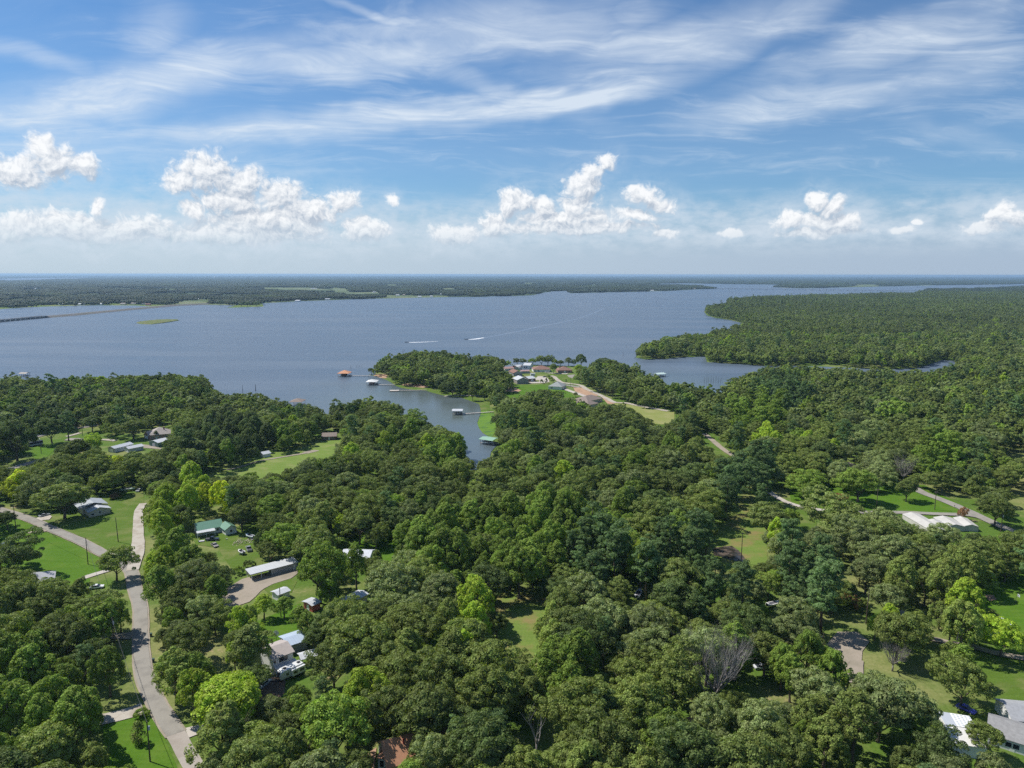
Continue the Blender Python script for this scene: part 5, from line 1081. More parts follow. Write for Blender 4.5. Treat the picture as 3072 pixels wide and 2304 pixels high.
# peninsula
house('grey_barn_house', 'big grey metal barn house with three small windows on the peninsula', 'house', G('H4', 612, 616), G('H4', 905, 602), 16, 4.2, 2.6, 'y', mt('grey_brown_siding', (.33, .31, .29), var=.1, streak=(0, .6, .2)), mt('light_grey_roof', (.48, .50, .51), rough=.6, var=.08), [('f', .4, 1.8, 1., 1.2), ('f', .6, 1.8, 1., 1.2), ('f', .8, 1.8, 1., 1.2)])
house('garage_wing', 'open fronted garage wing right of the grey barn house', 'garage', G('H4', 912, 560), G('H4', 1080, 545), 14, 3.4, 1.6, 'x', WALLB, M_['light_grey_roof'], (), [('f', .5, 3., 2.6)])
house('left_grey_wing', 'low grey roofed wing left of the grey barn house', 'house', Z('H4', 545, 475, 3.4), Z('H4', 640, 480, 3.4), 18, 3.4, 1.6, 'x', WALLG, M_['light_grey_roof'])
house('small_hip_house', 'grey hip roofed house at the lower edge of the peninsula lawn', 'house', G('H4', 1410, 745), G('H4', 1750, 765), 16, 3.0, 4.2, 'hip', WALLW, mt('green_grey_shingles', (.30, .32, .31), rough=.9, var=.15), [('f', .25, 1.6, 1.4, 1.4)], [('f', .57, 2.8, 2.3), ('f', .85, 2.8, 2.3)])
house('maroon_roofed_house', 'maroon gabled roof house behind the grey barn house', 'house', G('H4', 520, 410), G('H4', 740, 400), 18, 3.4, 2.4, 'y', WALLG, REDS, [('f', .5, 1.6, 2, 1.2)])
house('red_brown_house', 'long low red brown roof behind the maroon one', 'house', G('H4', 300, 290), G('H4', 530, 275), 10, 3.0, 1.6, 'x', WALLW, mt('dusky_red_roof', (.34, .22, .20), rough=.85, var=.15), W3)
house('flat_roofed_house', 'flat red brown roof right of the maroon one', 'house', G('H4', 720, 345), G('H4', 930, 340), 10, 2.6, .8, 'x', WALLG, M_['dusky_red_roof'])
house('open_barn', 'white roofed open barn beside the shore trees', 'barn', G('H4', 765, 225), G('H4', 940, 232), 14, 4.4, 2.2, 'x', WALLW, WHITER, [('f', .2, 2., 1.6, 1.6), ('f', .5, 2., 1.6, 1.6)], [('r', .4, 4., 3.2)])
house('low_dark_shed', 'low dark shed with a pale roof left of the open barn', 'shed', G('H4', 600, 205), G('H4', 745, 190), 8, 2.6, .4, 'x', WALLB, METAL)
house('long_brick_house', 'long ranch house with a red brown roof and pale garages', 'house', G('H4', 1025, 310), G('H4', 1460, 305), 18, 3.0, 3.6, 'hip', WALLW, REDS, [('f', .1, 1.5, 1.6, 1.2), ('f', .3, 1.5, 1.6, 1.2)], [('f', .5, 3., 2.3), ('f', .7, 3., 2.3)])
house('brick_house', 'brick house with a red brown roof right of the lone tree', 'house', G('H4', 1655, 330), G('H4', 2010, 325), 17, 3.0, 3.6, 'hip', BRICK, REDS, [('f', .15, 1.5, 1.4, 1.3), ('f', .8, 1.5, 1.4, 1.3)], [('f', .5, 2.4, 2.2)], chim=((.2, .5, 1.1, 7.2, BRICK), (.7, .5, 1.0, 7.2, BRICK)))
house('brown_roofed_house', 'left brown roofed house below the dirt road', 'house', Z('Z5', 1165, 765, 3.0), Z('Z5', 1345, 795, 3.0), 14, 3.0, 3.2, 'hip', WALLT, BROWNS, W3, group='brown roofed houses by the dirt road')
house('brown_roofed_house', 'right brown roofed house below the dirt road, with a long ridge', 'house', Z('Z5', 1335, 752, 3.0), Z('Z5', 1505, 718, 3.0), 15, 3.0, 3.4, 'hip', WALLT, BROWNS, W3, group='brown roofed houses by the dirt road')
house('white_trailer', 'white trailer parked behind the garage wing', 'trailer', G('H4', 955, 410), G('H4', 1065, 408), 3, 2.9, .2, 'x', WALLW, WHITER, [('f', .3, 1.6, 1., .6), ('f', .7, 1.6, 1., .6)])
house('small_house', 'small greyish cottage glimpsed behind the shade trees near the left shore', 'cottage', G('B4', 915, 385), G('B4', 960, 382), 8, 3., 2., 'x', WALLG, TANS)
house('cottage', 'tiny house with a pale gable in the wood left of the gravel lane', 'cottage', G('B3', 870, 860), G('B3', 905, 862), 7, 3.0, 2.0, 'y', WALLW, BROWNS)
# white half-dome shelter
m = MB(); n = 9; pr = [(math.cos(math.pi*i/n)*4.2, math.sin(math.pi*i/n)*4.4) for i in range(n+1)]
m.add([(x, 0, z) for x, z in pr]+[(x, 12, z) for x, z in pr], [tuple(range(n+1)), tuple(range(n+1, 2*n+2))[::-1]]+[(i, n+1+i, n+2+i, i+1) for i in range(n)])
o_ = m.build('dome_shelter', TARP); p = G('H4', 590, 262); o_.location = (p.x, p.y, 0); o_.rotation_euler = (0, 0, -.3); tag(o_, 'white round-topped fabric shelter behind the maroon roof', 'shelter')

# ------------------------------------------------------------------ vehicles
def wheels(e, xs, ys, r, w=.22):
    for x in xs:
        for y in ys:
            wb = MB().tube([(x, y-w/2, r), (x, y+w/2, r)], [r, r], 14).build('wheel', RUBBER, e); MB().tube([(x, y-w/2-.01, r), (x, y+w/2+.01, r)], [r*.55, r*.55], 10).build('rim', M_['galvanised_roof'], wb)
def car(name, label, cat, p, rz, col, body='sedan', group='cars and trucks in the yards'):
    e = empty(name, (p.x, p.y, p.z), rz); pm = mt('paint_%d_%d_%d' % tuple(int(c*100) for c in col), col, rough=.3, var=.03, spec=.6); Lc = 5.6 if body == 'pickup' else 4.6; w = .95
    m = MB()
    if body == 'pickup': pr = [(-2.8,.45),(2.8,.45),(2.85,.95),(1.5,1.08),(.2,1.08),(-.95,1.08),(-2.8,1.08)]
    else: pr = [(-2.3,.38),(2.3,.38),(2.35,.75),(1.2,.95),(-1.5,.98),(-2.3,.9)]
    n = len(pr); m.add([(x, -w, z) for x, z in pr]+[(x, w, z) for x, z in pr], [tuple(range(n)), tuple(range(n, 2*n))[::-1]]+[(i, n+i, n+(i+1) % n, (i+1) % n) for i in range(n)])
    m.build('body', pm, e, bevel=.07)
    cb = [(1.25,1.06),(.6,1.75),(-.6,1.78),(-.95,1.06)] if body == 'pickup' else [(1.15,.93),(.35,1.42),(-1.0,1.42),(-1.75,.95)]
    m = MB(); n = 4; wt = .74; m.add([(x, -(w-.04 if z < 1.1 and (body == 'pickup' or z < 1.) else wt), z) for x, z in cb]+[(x, (w-.04 if z < 1.1 and (body == 'pickup' or z < 1.) else wt), z) for x, z in cb], [tuple(range(n)), tuple(range(n, 2*n))[::-1]]+[(i, n+i, n+(i+1) % n, (i+1) % n) for i in range(n)])
    m.build('windows', GLASS, e, bevel=.03)
    zt = 1.785 if body == 'pickup' else 1.42; MB().box(cb[2][0]+.05, cb[1][0]-.05, -wt+.03, wt-.03, zt-.02, zt+.04).build('roof_panel', pm, e)
    if body == 'pickup': MB().box(-2.7, -1.05, -w+.1, w-.1, 1.083, 1.1).build('truck_bed', DARK, e)
    wheels(e, (1.45, -1.45) if body != 'pickup' else (1.8, -1.75), (-.86, .86), .34 if body != 'pickup' else .4); tag(e, label, cat, group); return e
def hd(k, a, b): A, B = G(k, *a), G(k, *b); return math.atan2(B.y-A.y, B.x-A.x)
car('parked_car', 'white hatchback parked behind the shrubs left of the lane', 'car', G('Z1', 808, 1428), hd('Z1', (775, 1435), (850, 1425)), (.75, .75, .76))
car('parked_car', 'pale blue car at the left edge below the lane', 'car', G('Z1', 42, 1080), hd('Z1', (5, 1072), (75, 1090)), (.55, .66, .74))
car('pickup_truck', 'grey pickup truck with a white cab roof on the truck lawn', 'pickup truck', G('H2', 1200, 840), hd('H2', (1180, 740), (1240, 880))+math.pi, (.30, .31, .34), 'pickup')
car('pickup_truck', 'dark navy pickup in the shade under the white awning', 'pickup truck', G('H2', 500, 655), hd('H2', (340, 660), (580, 650)), (.03, .04, .09), 'pickup')
car('parked_car', 'tan and dark car beside the navy pickup', 'car', G('H2', 545, 765), hd('H2', (490, 720), (600, 800)), (.30, .27, .24))
car('parked_car', 'silver car parked in the garage drive of the tan house', 'car', G('K6', 620, 370), hd('K6', (560, 380), (680, 350)), (.45, .47, .50))
car('parked_car', 'white and black car on the grass at the end of the gravel drive', 'car', G('Z1', 1158, 622), hd('Z1', (1135, 635), (1180, 605)), (.50, .51, .53))
car('parked_car', 'deep blue car between the trees and the white patio roof', 'car', G('H6', 1190, 480), hd('H6', (1080, 400), (1300, 500)), (.05, .06, .38))
car('parked_car', 'white van shaped car in front of the long ranch house', 'car', G('H4', 1375, 318), 0.1, (.75, .75, .74))
car('parked_car', 'black car on the pale drive beyond the garage wing', 'car', G('H4', 1320, 440), 0.2, (.04, .04, .05))
car('parked_car', 'white car under the trees left of the driveway loop', 'car', G('Z8', 590, 525), 0.1, (.6, .62, .66))
car('parked_car', 'small light blue car in the leaf litter below the camper', 'car', G('H3', 225, 1150), 1.2, (.40, .48, .60))
# camper
def camper():
    A, B = G('H3', 545, 1120), G('H3', 1000, 905); d = B-A; e = empty('camper', (A.x, A.y, 0), math.atan2(d.y, d.x)); Lc = min(d.length, 10.5)
    wm = mt('camper_shell', (.66, .66, .64), rough=.35, var=.05, spec=.5)
    m = MB(); pr = [(.5,.75),(Lc,.75),(Lc,3.2),(1.3,3.25),(.5,2.95),(.02,2.2),(.02,1.3)]; n = len(pr)
    m.add([(x, 0, z) for x, z in pr]+[(x, 2.5, z) for x, z in pr], [tuple(range(n)), tuple(range(n, 2*n))[::-1]]+[(i, n+i, n+(i+1) % n, (i+1) % n) for i in range(n)]); m.build('shell', wm, e, bevel=.12)
    s = MB().box(3.3, 7.6, -.85, -.01, .95, 2.9).build('slide_out', wm, e, bevel=.04)
    for x in (4.4, 6.5): MB().box(x-.65, x+.65, -.9, -.86, 1.6, 2.35).build('window', GLASS, s)
    MB().box(1.9, 2.7, -.05, -.005, 1.6, 2.3).build('window', GLASS, e)
    MB().add([(.0,.55,1.45),(.0,1.95,1.45),(.0,1.95,2.15),(.0,.55,2.15),(.36,.55,2.78),(.36,1.95,2.78)], [(0,1,2,3),(3,2,5,4)]).build('front_window', GLASS, e).location = (-.03, 0, .02)
    for x in (2.1, 6.6): MB().box(x-.45, x+.45, .85, 1.6, 3.22, 3.52).build('air_conditioner', DARK, e, bevel=.06)
    MB().box(0.1, Lc-.1, -.006, -.002, .95, 1.08).build('grey_stripe', M_['grey_siding'], e); wheels(e, (5.6, 6.5), (.15, 2.35), .36); MB().box(-1.1, .6, 1.1, 1.4, .5, .62).build('hitch', DARK, e)
    tag(e, 'long white camper trailer with a slide-out room beside the beige house', 'camper')
camper()
p = G('H7', 405, 370); e = empty('motorhome', (p.x, p.y+2.6, 0), hd('H7', (345, 372), (490, 345)))
MB().box(-4.2, 4.2, -1.2, 1.2, .6, 3.2).build('shell', mt('dark_coach', (.10, .11, .16), rough=.4, var=.1), e, bevel=.15); MB().box(-3.6, 3.4, -1.25, -1.203, 1.9, 2.6).build('window', GLASS, e); MB().box(-4.1, 4.1, -1.24, -1.203, .9, 1.3).build('white_stripe', TRIM, e); wheels(e, (-2.6, 2.9), (-1.05, 1.05), .45)
tag(e, 'dark motorhome with a pale lower stripe under the small carport', 'motorhome')

def hull_bm(L, w, h):
    m = MB(); secs = [(-.5, .86, .0), (-.2, 1., 0), (.15, .92, .0), (.36, .6, .12), (.5, .04, .3)]; k = 5
    for x, ww, lift in secs:
        for a, z in ((-1, h), (-.82, h*.35), (0, 0), (.82, h*.35), (1, h)): m.v.append((x*L, a*ww*w/2, z+lift*h))
    for i in range(len(secs)-1):
        for j in range(k-1): q = i*k+j; m.f.append((q, q+1, q+k+1, q+k))
    m.f.append((0, 1, 2, 3, 4)[::-1])
    m.f.append(tuple(range((len(secs)-1)*k, len(secs)*k)))
    for i in range(len(secs)-1): q = i*k; m.f.append((q, q+k, q+k+4, q+4))
    return m
def boat(label, p, rz, L=6, col=(.7, .7, .7), deck=(.12, .12, .14), trailer=False, group='boats', z=0.):
    nm = 'motor_boat'; e = empty(nm, (p.x, p.y, z), rz); s = .55 if trailer else 0.; cm = mt('hull_%d_%d' % (int(col[0]*100), int(col[2]*100)), col, rough=.3, var=.05)
    hh = hull_bm(L, 2.2, .9).build('hull', cm, e); hh.location = (0, 0, s); MB().box(-L*.36, L*.15, -.75, .75, s+.905, s+.96).build('cockpit', mt('dark_deck', (.10, .10, .12), var=.2), e)
    MB().add([(.6,-.7,s+.95),(.6,.7,s+.95),(.2,.62,s+1.5),(.2,-.62,s+1.5)], [(0,1,2,3)]).build('windscreen', GLASS, e); MB().box(-L*.5-.35, -L*.5-.003, -.25, .25, s+.2, s+1.25).build('outboard_motor', DARK, e, bevel=.06)
    if trailer: MB().box(-L*.4, L*.62, -.06, .06, .35, .45).build('trailer_beam', DARK, e); wheels(e, (-.6,), (-1.05, 1.05), .3)
    tag(e, label, 'boat', group); return e
boat('pale green and white boat on a trailer above the tan house lawn', G('Z1', 1062, 622), .3, 7, (.45, .55, .48), trailer=True)
boat('small white boat lying on the truck lawn beside the grey pickup', G('H2', 1055, 915), 2.4, 4.0, (.75, .74, .72), trailer=True)
boat('white and pale blue boat in the shade under the large oak', G('H2', 1215, 610), 2.6, 5, (.66, .72, .74), trailer=True)
boat('white boat with tan deck between trees right of centre', G('Z7', 797, 978), .4, 6, (.78, .77, .75), trailer=True)
boat('silver boat in the small gap left of the reddish bare twigs', G('Z7', 32, 920), 1.2, 6, (.6, .6, .62), trailer=True)
boat('dark hulled fishing boat on its lift in the green roofed dock', G('H8', 1390, 1105), .0, 6.5, (.05, .05, .08), z=.9)
boat('pale boat on its lift in the white roofed dock', G('H8', 640, 365), .05, 6.5, (.55, .55, .55), z=1.0)
WAKE = mt('white_foam', (.80, .82, .84), rough=.8, var=.12, scale=.3)
def speedboat(label, p, heading, L=7): return boat(label, p, heading, L, (.07, .08, .10), z=.2, group='speedboats crossing the lake')
s1 = G('B1', 487, 504); speedboat('left speedboat, dark, trailing a short white wake', s1, math.pi)
s2 = G('B1', 882, 484); speedboat('right speedboat, dark, at the head of a long curved wake', s2, math.pi+.15)
def wake(nm, pl, ws, z, label):
    o = strip(nm, pl, ws, z, WAKE); del o['kind']; tag(o, label, 'wake', 'boat wakes'); return o
wake('wake', pts('B1', [(500, 504), (540, 504), (600, 502), (695, 498)]), [4, 7, 5, 2], .30, 'short white wake behind the left speedboat')
wake('wake', pts('B1', [(895, 484), (940, 482), (1000, 472)]), [4, 9, 3], .31, 'bright foam close behind the right speedboat')
FAINT = mt('faint_foam', (.17, .225, .30), rough=.6, var=.2, scale=.1)
o = strip('wake', pts('B1', [(1000, 472), (1100, 455), (1250, 425), (1380, 395), (1500, 373), (1620, 345), (1720, 310), (1800, 275)]), [4.5, 4.5, 4.5, 4.5, 4.5, 4, 3.5, 3], .295, FAINT); del o['kind']; tag(o, 'long faint curved wake fading towards the far shore', 'wake', 'boat wakes')
o = strip('wake', pts('B1', [(390, 338), (500, 331), (650, 325)]), [7, 7, 7], .295, FAINT); del o['kind']; tag(o, 'faint straight wake line in the middle of the lake', 'wake', 'boat wakes')

# ------------------------------------------------------------------ yard clutter
def bin_(label, p):
    e = empty('wheeled_bin', (p.x, p.y, 0), .3); gm_ = mt('bin_plastic', (.05, .09, .07), rough=.5, var=.1)
    MB().add([(-.28,-.3,.1),(.28,-.3,.1),(.28,.3,.1),(-.28,.3,.1),(-.34,-.38,1.0),(.34,-.38,1.0),(.34,.38,1.0),(-.34,.38,1.0)], [(3,2,1,0),(4,5,6,7),(0,1,5,4),(1,2,6,5),(2,3,7,6),(3,0,4,7)]).build('body', gm_, e)
    MB().box(-.36, .36, -.42, .4, 1.003, 1.09).build('lid', gm_, e, bevel=.02); wheels(e, (-.25,), (-.3, .3), .12, .06); tag(e, label, 'bin', 'wheeled bins on the verge')
bin_('dark green wheeled bin on the verge, upper of two', G('Z2', 1258, 443)); bin_('dark wheeled bin on the verge, lower of two', G('Z2', 1278, 655))
def box_on_post(label, p, h=1.1):
    e = empty('letter_box', (p.x, p.y, 0)); MB().box(-.05, .05, -.05, .05, -.02, h).build('post', WOOD, e); MB().box(-.14, .14, -.28, .28, h+.003, h+.26).build('box', DARK, e, bevel=.04); tag(e, label, 'mailbox', 'mailboxes by the lane')
box_on_post('dark letter box on the lane verge, left of the pair', G('K6', 742, 655)); box_on_post('dark letter box on the lane verge, right of the pair', G('K6', 772, 668)); box_on_post('letter box beside the upper road junction', G('H1', 1240, 195))
rgj = random.Random(5); jp = G('H2', 1040, 700); m = MB()
for i in range(60):
    a = rgj.uniform(0, 6.28); r = rgj.uniform(0, 3.6); x, y = jp.x+math.cos(a)*r*1.3, jp.y+math.sin(a)*r; z = max(0, .9-r*.2)*rgj.uniform(.2, 1); d = Vector((rgj.uniform(-1, 1), rgj.uniform(-1, 1), rgj.uniform(-.3, .3)))
    m.tube([(x, y, z+.05), (x+d.x*1.2, y+d.y*1.2, z+.1+abs(d.z))], [.09, .07], 4)
o = m.build('scrap_pile', mt('sawn_timber', (.50, .43, .35), var=.4, scale=3)); tag(o, 'heap of pale timber and scrap on the truck lawn', 'scrap pile', kind='stuff')
for k, (x, y, c, lb) in enumerate(((770, 640, (.5, .5, .48), 'white garden chair at the corner of the green roofed annex'), (290, 680, (.5, .5, .5), 'grey utility trailer left of the navy pickup'), (1260, 650, (.42, .40, .38), 'small grey cart beside the shaded boat'))):
    p = G('H2', x, y); e = empty(['garden_chair', 'utility_trailer', 'garden_cart'][k], (p.x, p.y, 0), .4); mm = mt('clutter_%d' % k, c, var=.2); q = [.35, 1.2, .6][k]
    MB().box(-q, q, -q*.6, q*.6, .35, .45).build(['seat', 'bed', 'tray'][k], mm, e); MB().box(-q, -q+.06, -q*.6, q*.6, .453, .95).build(['backrest', 'tailboard', 'handle'][k], mm, e)
    if k: wheels(e, (0,), (-q*.65, q*.65), .25, .12)
    else:
        for sx in (-1, 1):
            for sy in (-1, 1): MB().box(sx*q-.03, sx*q+.03, sy*q*.6-.03, sy*q*.6+.03, 0, .347).build('leg', mm, e)
    tag(e, lb, ['chair', 'trailer', 'cart'][k])
p = G('H3', 465, 262); e = empty('satellite_dish', (p.x, p.y, 0)); MB().tube([(0, 0, 0), (0, 0, 2.2)], [.05, .05], 6).build('mast', DARK, e)
m = MB(); n = 12; m.v = [(0, .1, 2.4)]+[(math.cos(2*math.pi*i/n)*.9, -.15, 2.4+math.sin(2*math.pi*i/n)*.9) for i in range(n)]; m.f = [(0, i+1, (i+1) % n+1) for i in range(n)]; m.build('dish', TRIM, e); tag(e, 'white satellite dish on a mast behind the beige house', 'satellite dish')
p = G('K3', 2118, 120); e = empty('basketball_hoop', (p.x, p.y, 0)); MB().tube([(0, 0, 0), (0, 0, 3.2), (.9, 0, 3.4)], [.09, .08, .07], 6).build('post', DARK, e); MB().box(.85, .9, -.6, .6, 2.8, 3.7).build('backboard', M_['white_sheet'], e)
MB().tube([(1.1+math.cos(a*.785)*.23, math.sin(a*.785)*.23, 3.0) for a in range(9)], [.02]*9, 4).build('rim', WALLR, e); tag(e, 'basketball hoop standing on the right edge lawn', 'basketball hoop')

# ------------------------------------------------------------------ poles and wires
POLES = []
def pole(label, k, bx, by, top, arm=0, lamp=False, can=False, lean=0.):
    g = G(k, bx, by); h = min(14.5, hsolve(g.x, g.y, F(k, bx, top)[1])); e = empty('utility_pole', (g.x, g.y, 0), arm and .2 or 0)
    MB().tube([(0, 0, -.2), (lean*.5, 0, h*.5), (lean, 0, h)], [.19, .16, .12], 8).build('pole', CREO, e)
    if arm: MB().box(-arm/2, arm/2, -.06, .06, h-.5, h-.36).build('crossarm', WOOD, e)
    if arm:
        for x in (-arm*.45, 0.25, arm*.45): MB().tube([(x, 0, h-.357), (x, 0, h-.15)], [.05, .03], 6).build('insulator', TRIM, e)
    if can: MB().tube([(.36, 0, h-2.2), (.36, 0, h-1.2)], [.24, .24], 10).build('transformer', M_['galvanised_roof'], e)
    if lamp: MB().tube([(0, 0, h-1.1), (-.5, 0, h-.9), (-.9, 0, h-1.0)], [.04, .04, .16], 6).build('lamp', TRIM, e)
    tag(e, label, 'utility pole', 'utility poles'); POLES.append((g.x, g.y, h)); return len(POLES)-1
a = pole('pole with a lamp on the lane verge at the left edge', 'Z1', 137, 948, 745, lamp=True)
b = pole('pole with a lamp in the middle of the lush lawn', 'Z1', 735, 1232, 1008, lamp=True)
c = pole('plain leaning pole on the lawn beside the white gravel drive', 'Z1', 985, 1045, 840, lean=-.3)
d = pole('pole with a transformer left of the lane, in the trees', 'Z2', 955, 555, 288, can=True)
e_ = pole('pole with a transformer on the bottom left lawn', 'Z2', 1252, 1485, 1150, can=True)
f_ = pole('pole with a meter below the gravel lot', 'Z3', 400, 972, 730)
g_ = pole('T shaped pole on the roadside lawn', 'Z7', 1378, 428, 312, arm=2.8)
h_ = pole('plain pole between the roadside lawn and the upper road', 'Z7', 1708, 430, 325, arm=1.6)
i_ = pole('pole with a transformer beside the verge tree at the right edge', 'Z7', 2083, 555, 445, can=True)
pole('pole standing beside the reddish hedge', 'Z8', 1236, 250, 30, lean=.2); pole('pole with a lamp at the driveway loop', 'Z8', 966, 438, 308, lamp=True)
j_ = pole('thin pole left of the bright lawn behind the motorhome', 'H7', 503, 455, 290); pole('T shaped pole rising from the left shore wood', 'B4', 682, 320, 243, arm=3.2)
pole('tall pole in the upper left garden', 'H7', 1000, 235, 80); pole('black pole on the peninsula lawn beside the dirt road', 'H4', 1980, 690, 450); pole('pole beside the gravel lane in the wood', 'B3', 1145, 800, 755)
pole('pole at the far end of the yellow field', 'B3', 951, 665, 600); pole('white topped pole beside the garden shed', 'B4', 1648, 548, 480, lamp=True); pole('pole at the dirt road bend under the trees', 'Z5', 1497, 680, 590); pole('pale pole on the pond lawn', 'Z7', 612, 735, 560)
def wire(label, i, j, sag=1.2, off=.4):
    (x0, y0, h0), (x1, y1, h1) = POLES[i], POLES[j]; e = empty('power_line', (x0, y0, h0-.3)); n = 14
    for k in (-1, 1):
        P_ = [Vector(((x1-x0)*u, (y1-y0)*u, (h1-h0)*u-sag*4*u*(1-u)+(k > 0)*.25)) for u in (q/n for q in range(n+1))]
        MB().tube(P_, [.025]*(n+1), 4, False).build('cable', M_['dark_metal'], e)
    tag(e, label, 'power line', 'overhead power lines')
wire('power line along the left side of the lane', d, e_); wire('power line from the lush lawn pole to the transformer pole', b, d); wire('power line across the lane to the leaning pole', a, b); wire('power line beside the upper road', h_, i_)

# ------------------------------------------------------------------ docks
def dock(label, A, B, w, hw, rise, ridge, roof, k, walk, cat='boathouse', wall=None, deckw=1.6):
    d = B-A; L = d.length; e = empty('roofed_dock', (A.x, A.y, .25), math.atan2(d.y, d.x))
    MB().box(0, L, 0, 1.4, .5, .7).box(0, L, w-1.4, w, .5, .7).box(L-1.4, L, 1.403, w-1.403, .5, .7).build('deck', WOOD, e); roof_mesh(L, w, hw, rise, ridge, .7).build('roof', roof, e)
    for x in (.01, .34, .67, .99):
        for y in (.04, .96): MB().box(x*L-.1, x*L+.1, y*w-.1, y*w+.1, -1.5, hw).build('post', WOOD, e)
    if wall: MB().box(L*.28, L*.72, 1.0, w*.6, .71, hw-.4).build('storage_room', wall, e)
    tag(e, label, cat, 'boat docks in the cove')
    if walk:
        a, b = walk; dd = b-a; l2 = dd.length; q = empty('walkway', (a.x, a.y, .25), math.atan2(dd.y, dd.x)); label = label.replace('in the middle of', 'in').replace(' between two piers', ''); MB().box(0, l2, -deckw/2, deckw/2, .55, .75).build('deck', mt('bleached_planks', (.48, .43, .38), var=.15, streak=(0, .3, .3)), q)
        for i in range(int(l2/5)+1):
            for s in (-1, 1): MB().box(i*5-.08+.1, i*5+.08+.1, s*deckw*.42-.08, s*deckw*.42+.08, -1.5, .548).build('pile', WOOD, q)
        tag(q, 'wooden walkway joining the shore to the '+label.split(' with')[0].split(' standing')[0].replace('dock', 'dock'), 'walkway', 'walkways to the docks')
dock('orange roofed boathouse at the tip of the peninsula', G('H5', 375, 462), G('H5', 740, 462), 13, 3.6, 3.2, 'hip', ORANGE, 'H5', (G('H5', 800, 440), G('H5', 1450, 440)), wall=WALLB)
dock('pale grey hip roofed dock between two piers', G('H5', 1325, 745), G('H5', 1640, 745), 13, 3.4, 1.8, 'hip', mt('pale_grey_roof', (.62, .62, .60), rough=.7, var=.06), 'H5', (G('H5', 1690, 738), G('Z4', 515, 437)), wall=BRICK)
dock('white flat roofed dock in the middle of the cove', G('H8', 500, 392), G('H8', 730, 392), 8, 3.4, .5, 'x', WHITER, 'H8', (G('H8', 740, 382), G('H8', 1540, 325)), wall=None)
dock('pale green roofed dock near the cove end', G('H8', 1195, 1130), G('H8', 1500, 1175), 8.5, 3.4, .7, 'x', PALEG, 'H8', (G('H8', 1500, 1150), G('H8', 1680, 1145)), wall=None)
dock('pale roofed dock in the second cove on the right', G('B3', 830, 402), G('B3', 880, 398), 10, 3.2, .8, 'x', mt('sea_green_roof', (.45, .56, .52), rough=.6, var=.06), 'B3', None)
dock('brown roofed boathouse behind the shoreline trees', G('B4', 1750, 285), G('B4', 1820, 285), 12, 4., 2.2, 'hip', BROWNS, 'B4', None)
dock('small roofed swim dock off the left shore', G('B4', 118, 104), G('B4', 157, 104), 7, 3., 1., 'x', mt('brownish_roof', (.38, .34, .30), var=.1), 'B4', None)
a_, b_ = G('Z4', 470, 483), G('Z4', 775, 478); dd = b_-a_; q = empty('plain_pier', (a_.x, a_.y, .25), math.atan2(dd.y, dd.x)); MB().box(0, 9, -3.5, 3.5, .5, .72).build('platform', M_['bleached_planks'], q); MB().box(9.003, dd.length, -.8, .8, .52, .70).build('deck', M_['bleached_planks'], q)
for i in range(int(dd.length/6)): MB().box(i*6+.2, i*6+.4, -.75, -.55, -1.5, .518).build('pile', WOOD, q)
tag(q, 'plain roofless pier with a square end platform in the cove', 'pier')
# dead stubs standing in the water
rgs = random.Random(11)
def snag(label, k, x, y0, y1, r=.16):
    g = G(k, x, y0); h = hsolve(g.x, g.y, F(k, x, y1)[1]); m = MB().tube([(0, 0, -.5), (rgs.uniform(-.2, .2), 0, h*.5), (rgs.uniform(-.4, .4), 0, h)], [r*1.4, r, r*.4], 6)
    o = m.build('dead_trunk', mt('drowned_wood', (.12, .11, .10), var=.3)); o.location = (g.x, g.y, 0); tag(o, label, 'dead trunk', 'drowned trunks standing in the lake')
snag('left of two tall drowned trunks off the left shore', 'B4', 1466, 200, 150, .2); snag('right and thicker of two tall drowned trunks off the left shore', 'B4', 1543, 190, 146, .3); snag('short drowned trunk beside the swim dock', 'B4', 220, 112, 88, .2)
snag('drowned trunk just behind the orange roofed boathouse', 'H5', 812, 205, 70)
for i, x in enumerate((990, 1050, 1100, 1165)): snag(f'{["first", "second", "third", "fourth"][i]} from left of four faint drowned trunks behind the boathouse', 'H5', x, 140, 60+10*(i % 2), .12)
for i, (x, y, h) in enumerate(((595, 262, 228), (618, 205, 186), (650, 200, 184))): snag(['drowned trunk nearest the lone shore trees off the headland', 'left of two drowned trunks off the headland point', 'right of two drowned trunks off the headland point'][i], 'B3', x, y, h, .15)
for i, x in enumerate((1135, 1152, 1165, 1180, 1196, 1212, 1228, 1244)): snag(f'{["first", "second", "third", "fourth", "fifth", "sixth", "seventh", "eighth"][i]} from left of eight thin drowned trunks in the second cove', 'B3', x, 440-6*(i % 3), 395-8*(i % 2), .13)

# ------------------------------------------------------------------ causeway, bridges, island, far shore
RIP = dirtmat('causeway_rock', (.17, .16, .15), (.24, .22, .205), (.16, .17, .11), .2, .5)
cw = pts('K4', [(425, 302), (700, 278), (1000, 248), (1250, 223), (1450, 205), (1650, 188), (1960, 172)])
m = MB(); kk_ = []
for i, p in enumerate(cw):
    d = (cw[min(i+1, 6)]-cw[max(i-1, 0)]).normalized(); nn = Vector((-d.y, d.x, 0))
    for off, z in ((-16, 0), (-8, 4.6), (8, 4.6), (16, 0)): q = p+nn*off; m.v.append((q.x, q.y, z))
    if i:
        for j in range(3): b = (i-1)*4+j; m.f.append((b, b+1, b+5, b+4))
m.f.append((0, 1, 2, 3)); o = m.build('causeway', RIP); o['kind'] = 'structure'
rd = strip('causeway_road', cw, [9]*7, 4.75, mt('dark_road', (.13, .125, .12), var=.1))
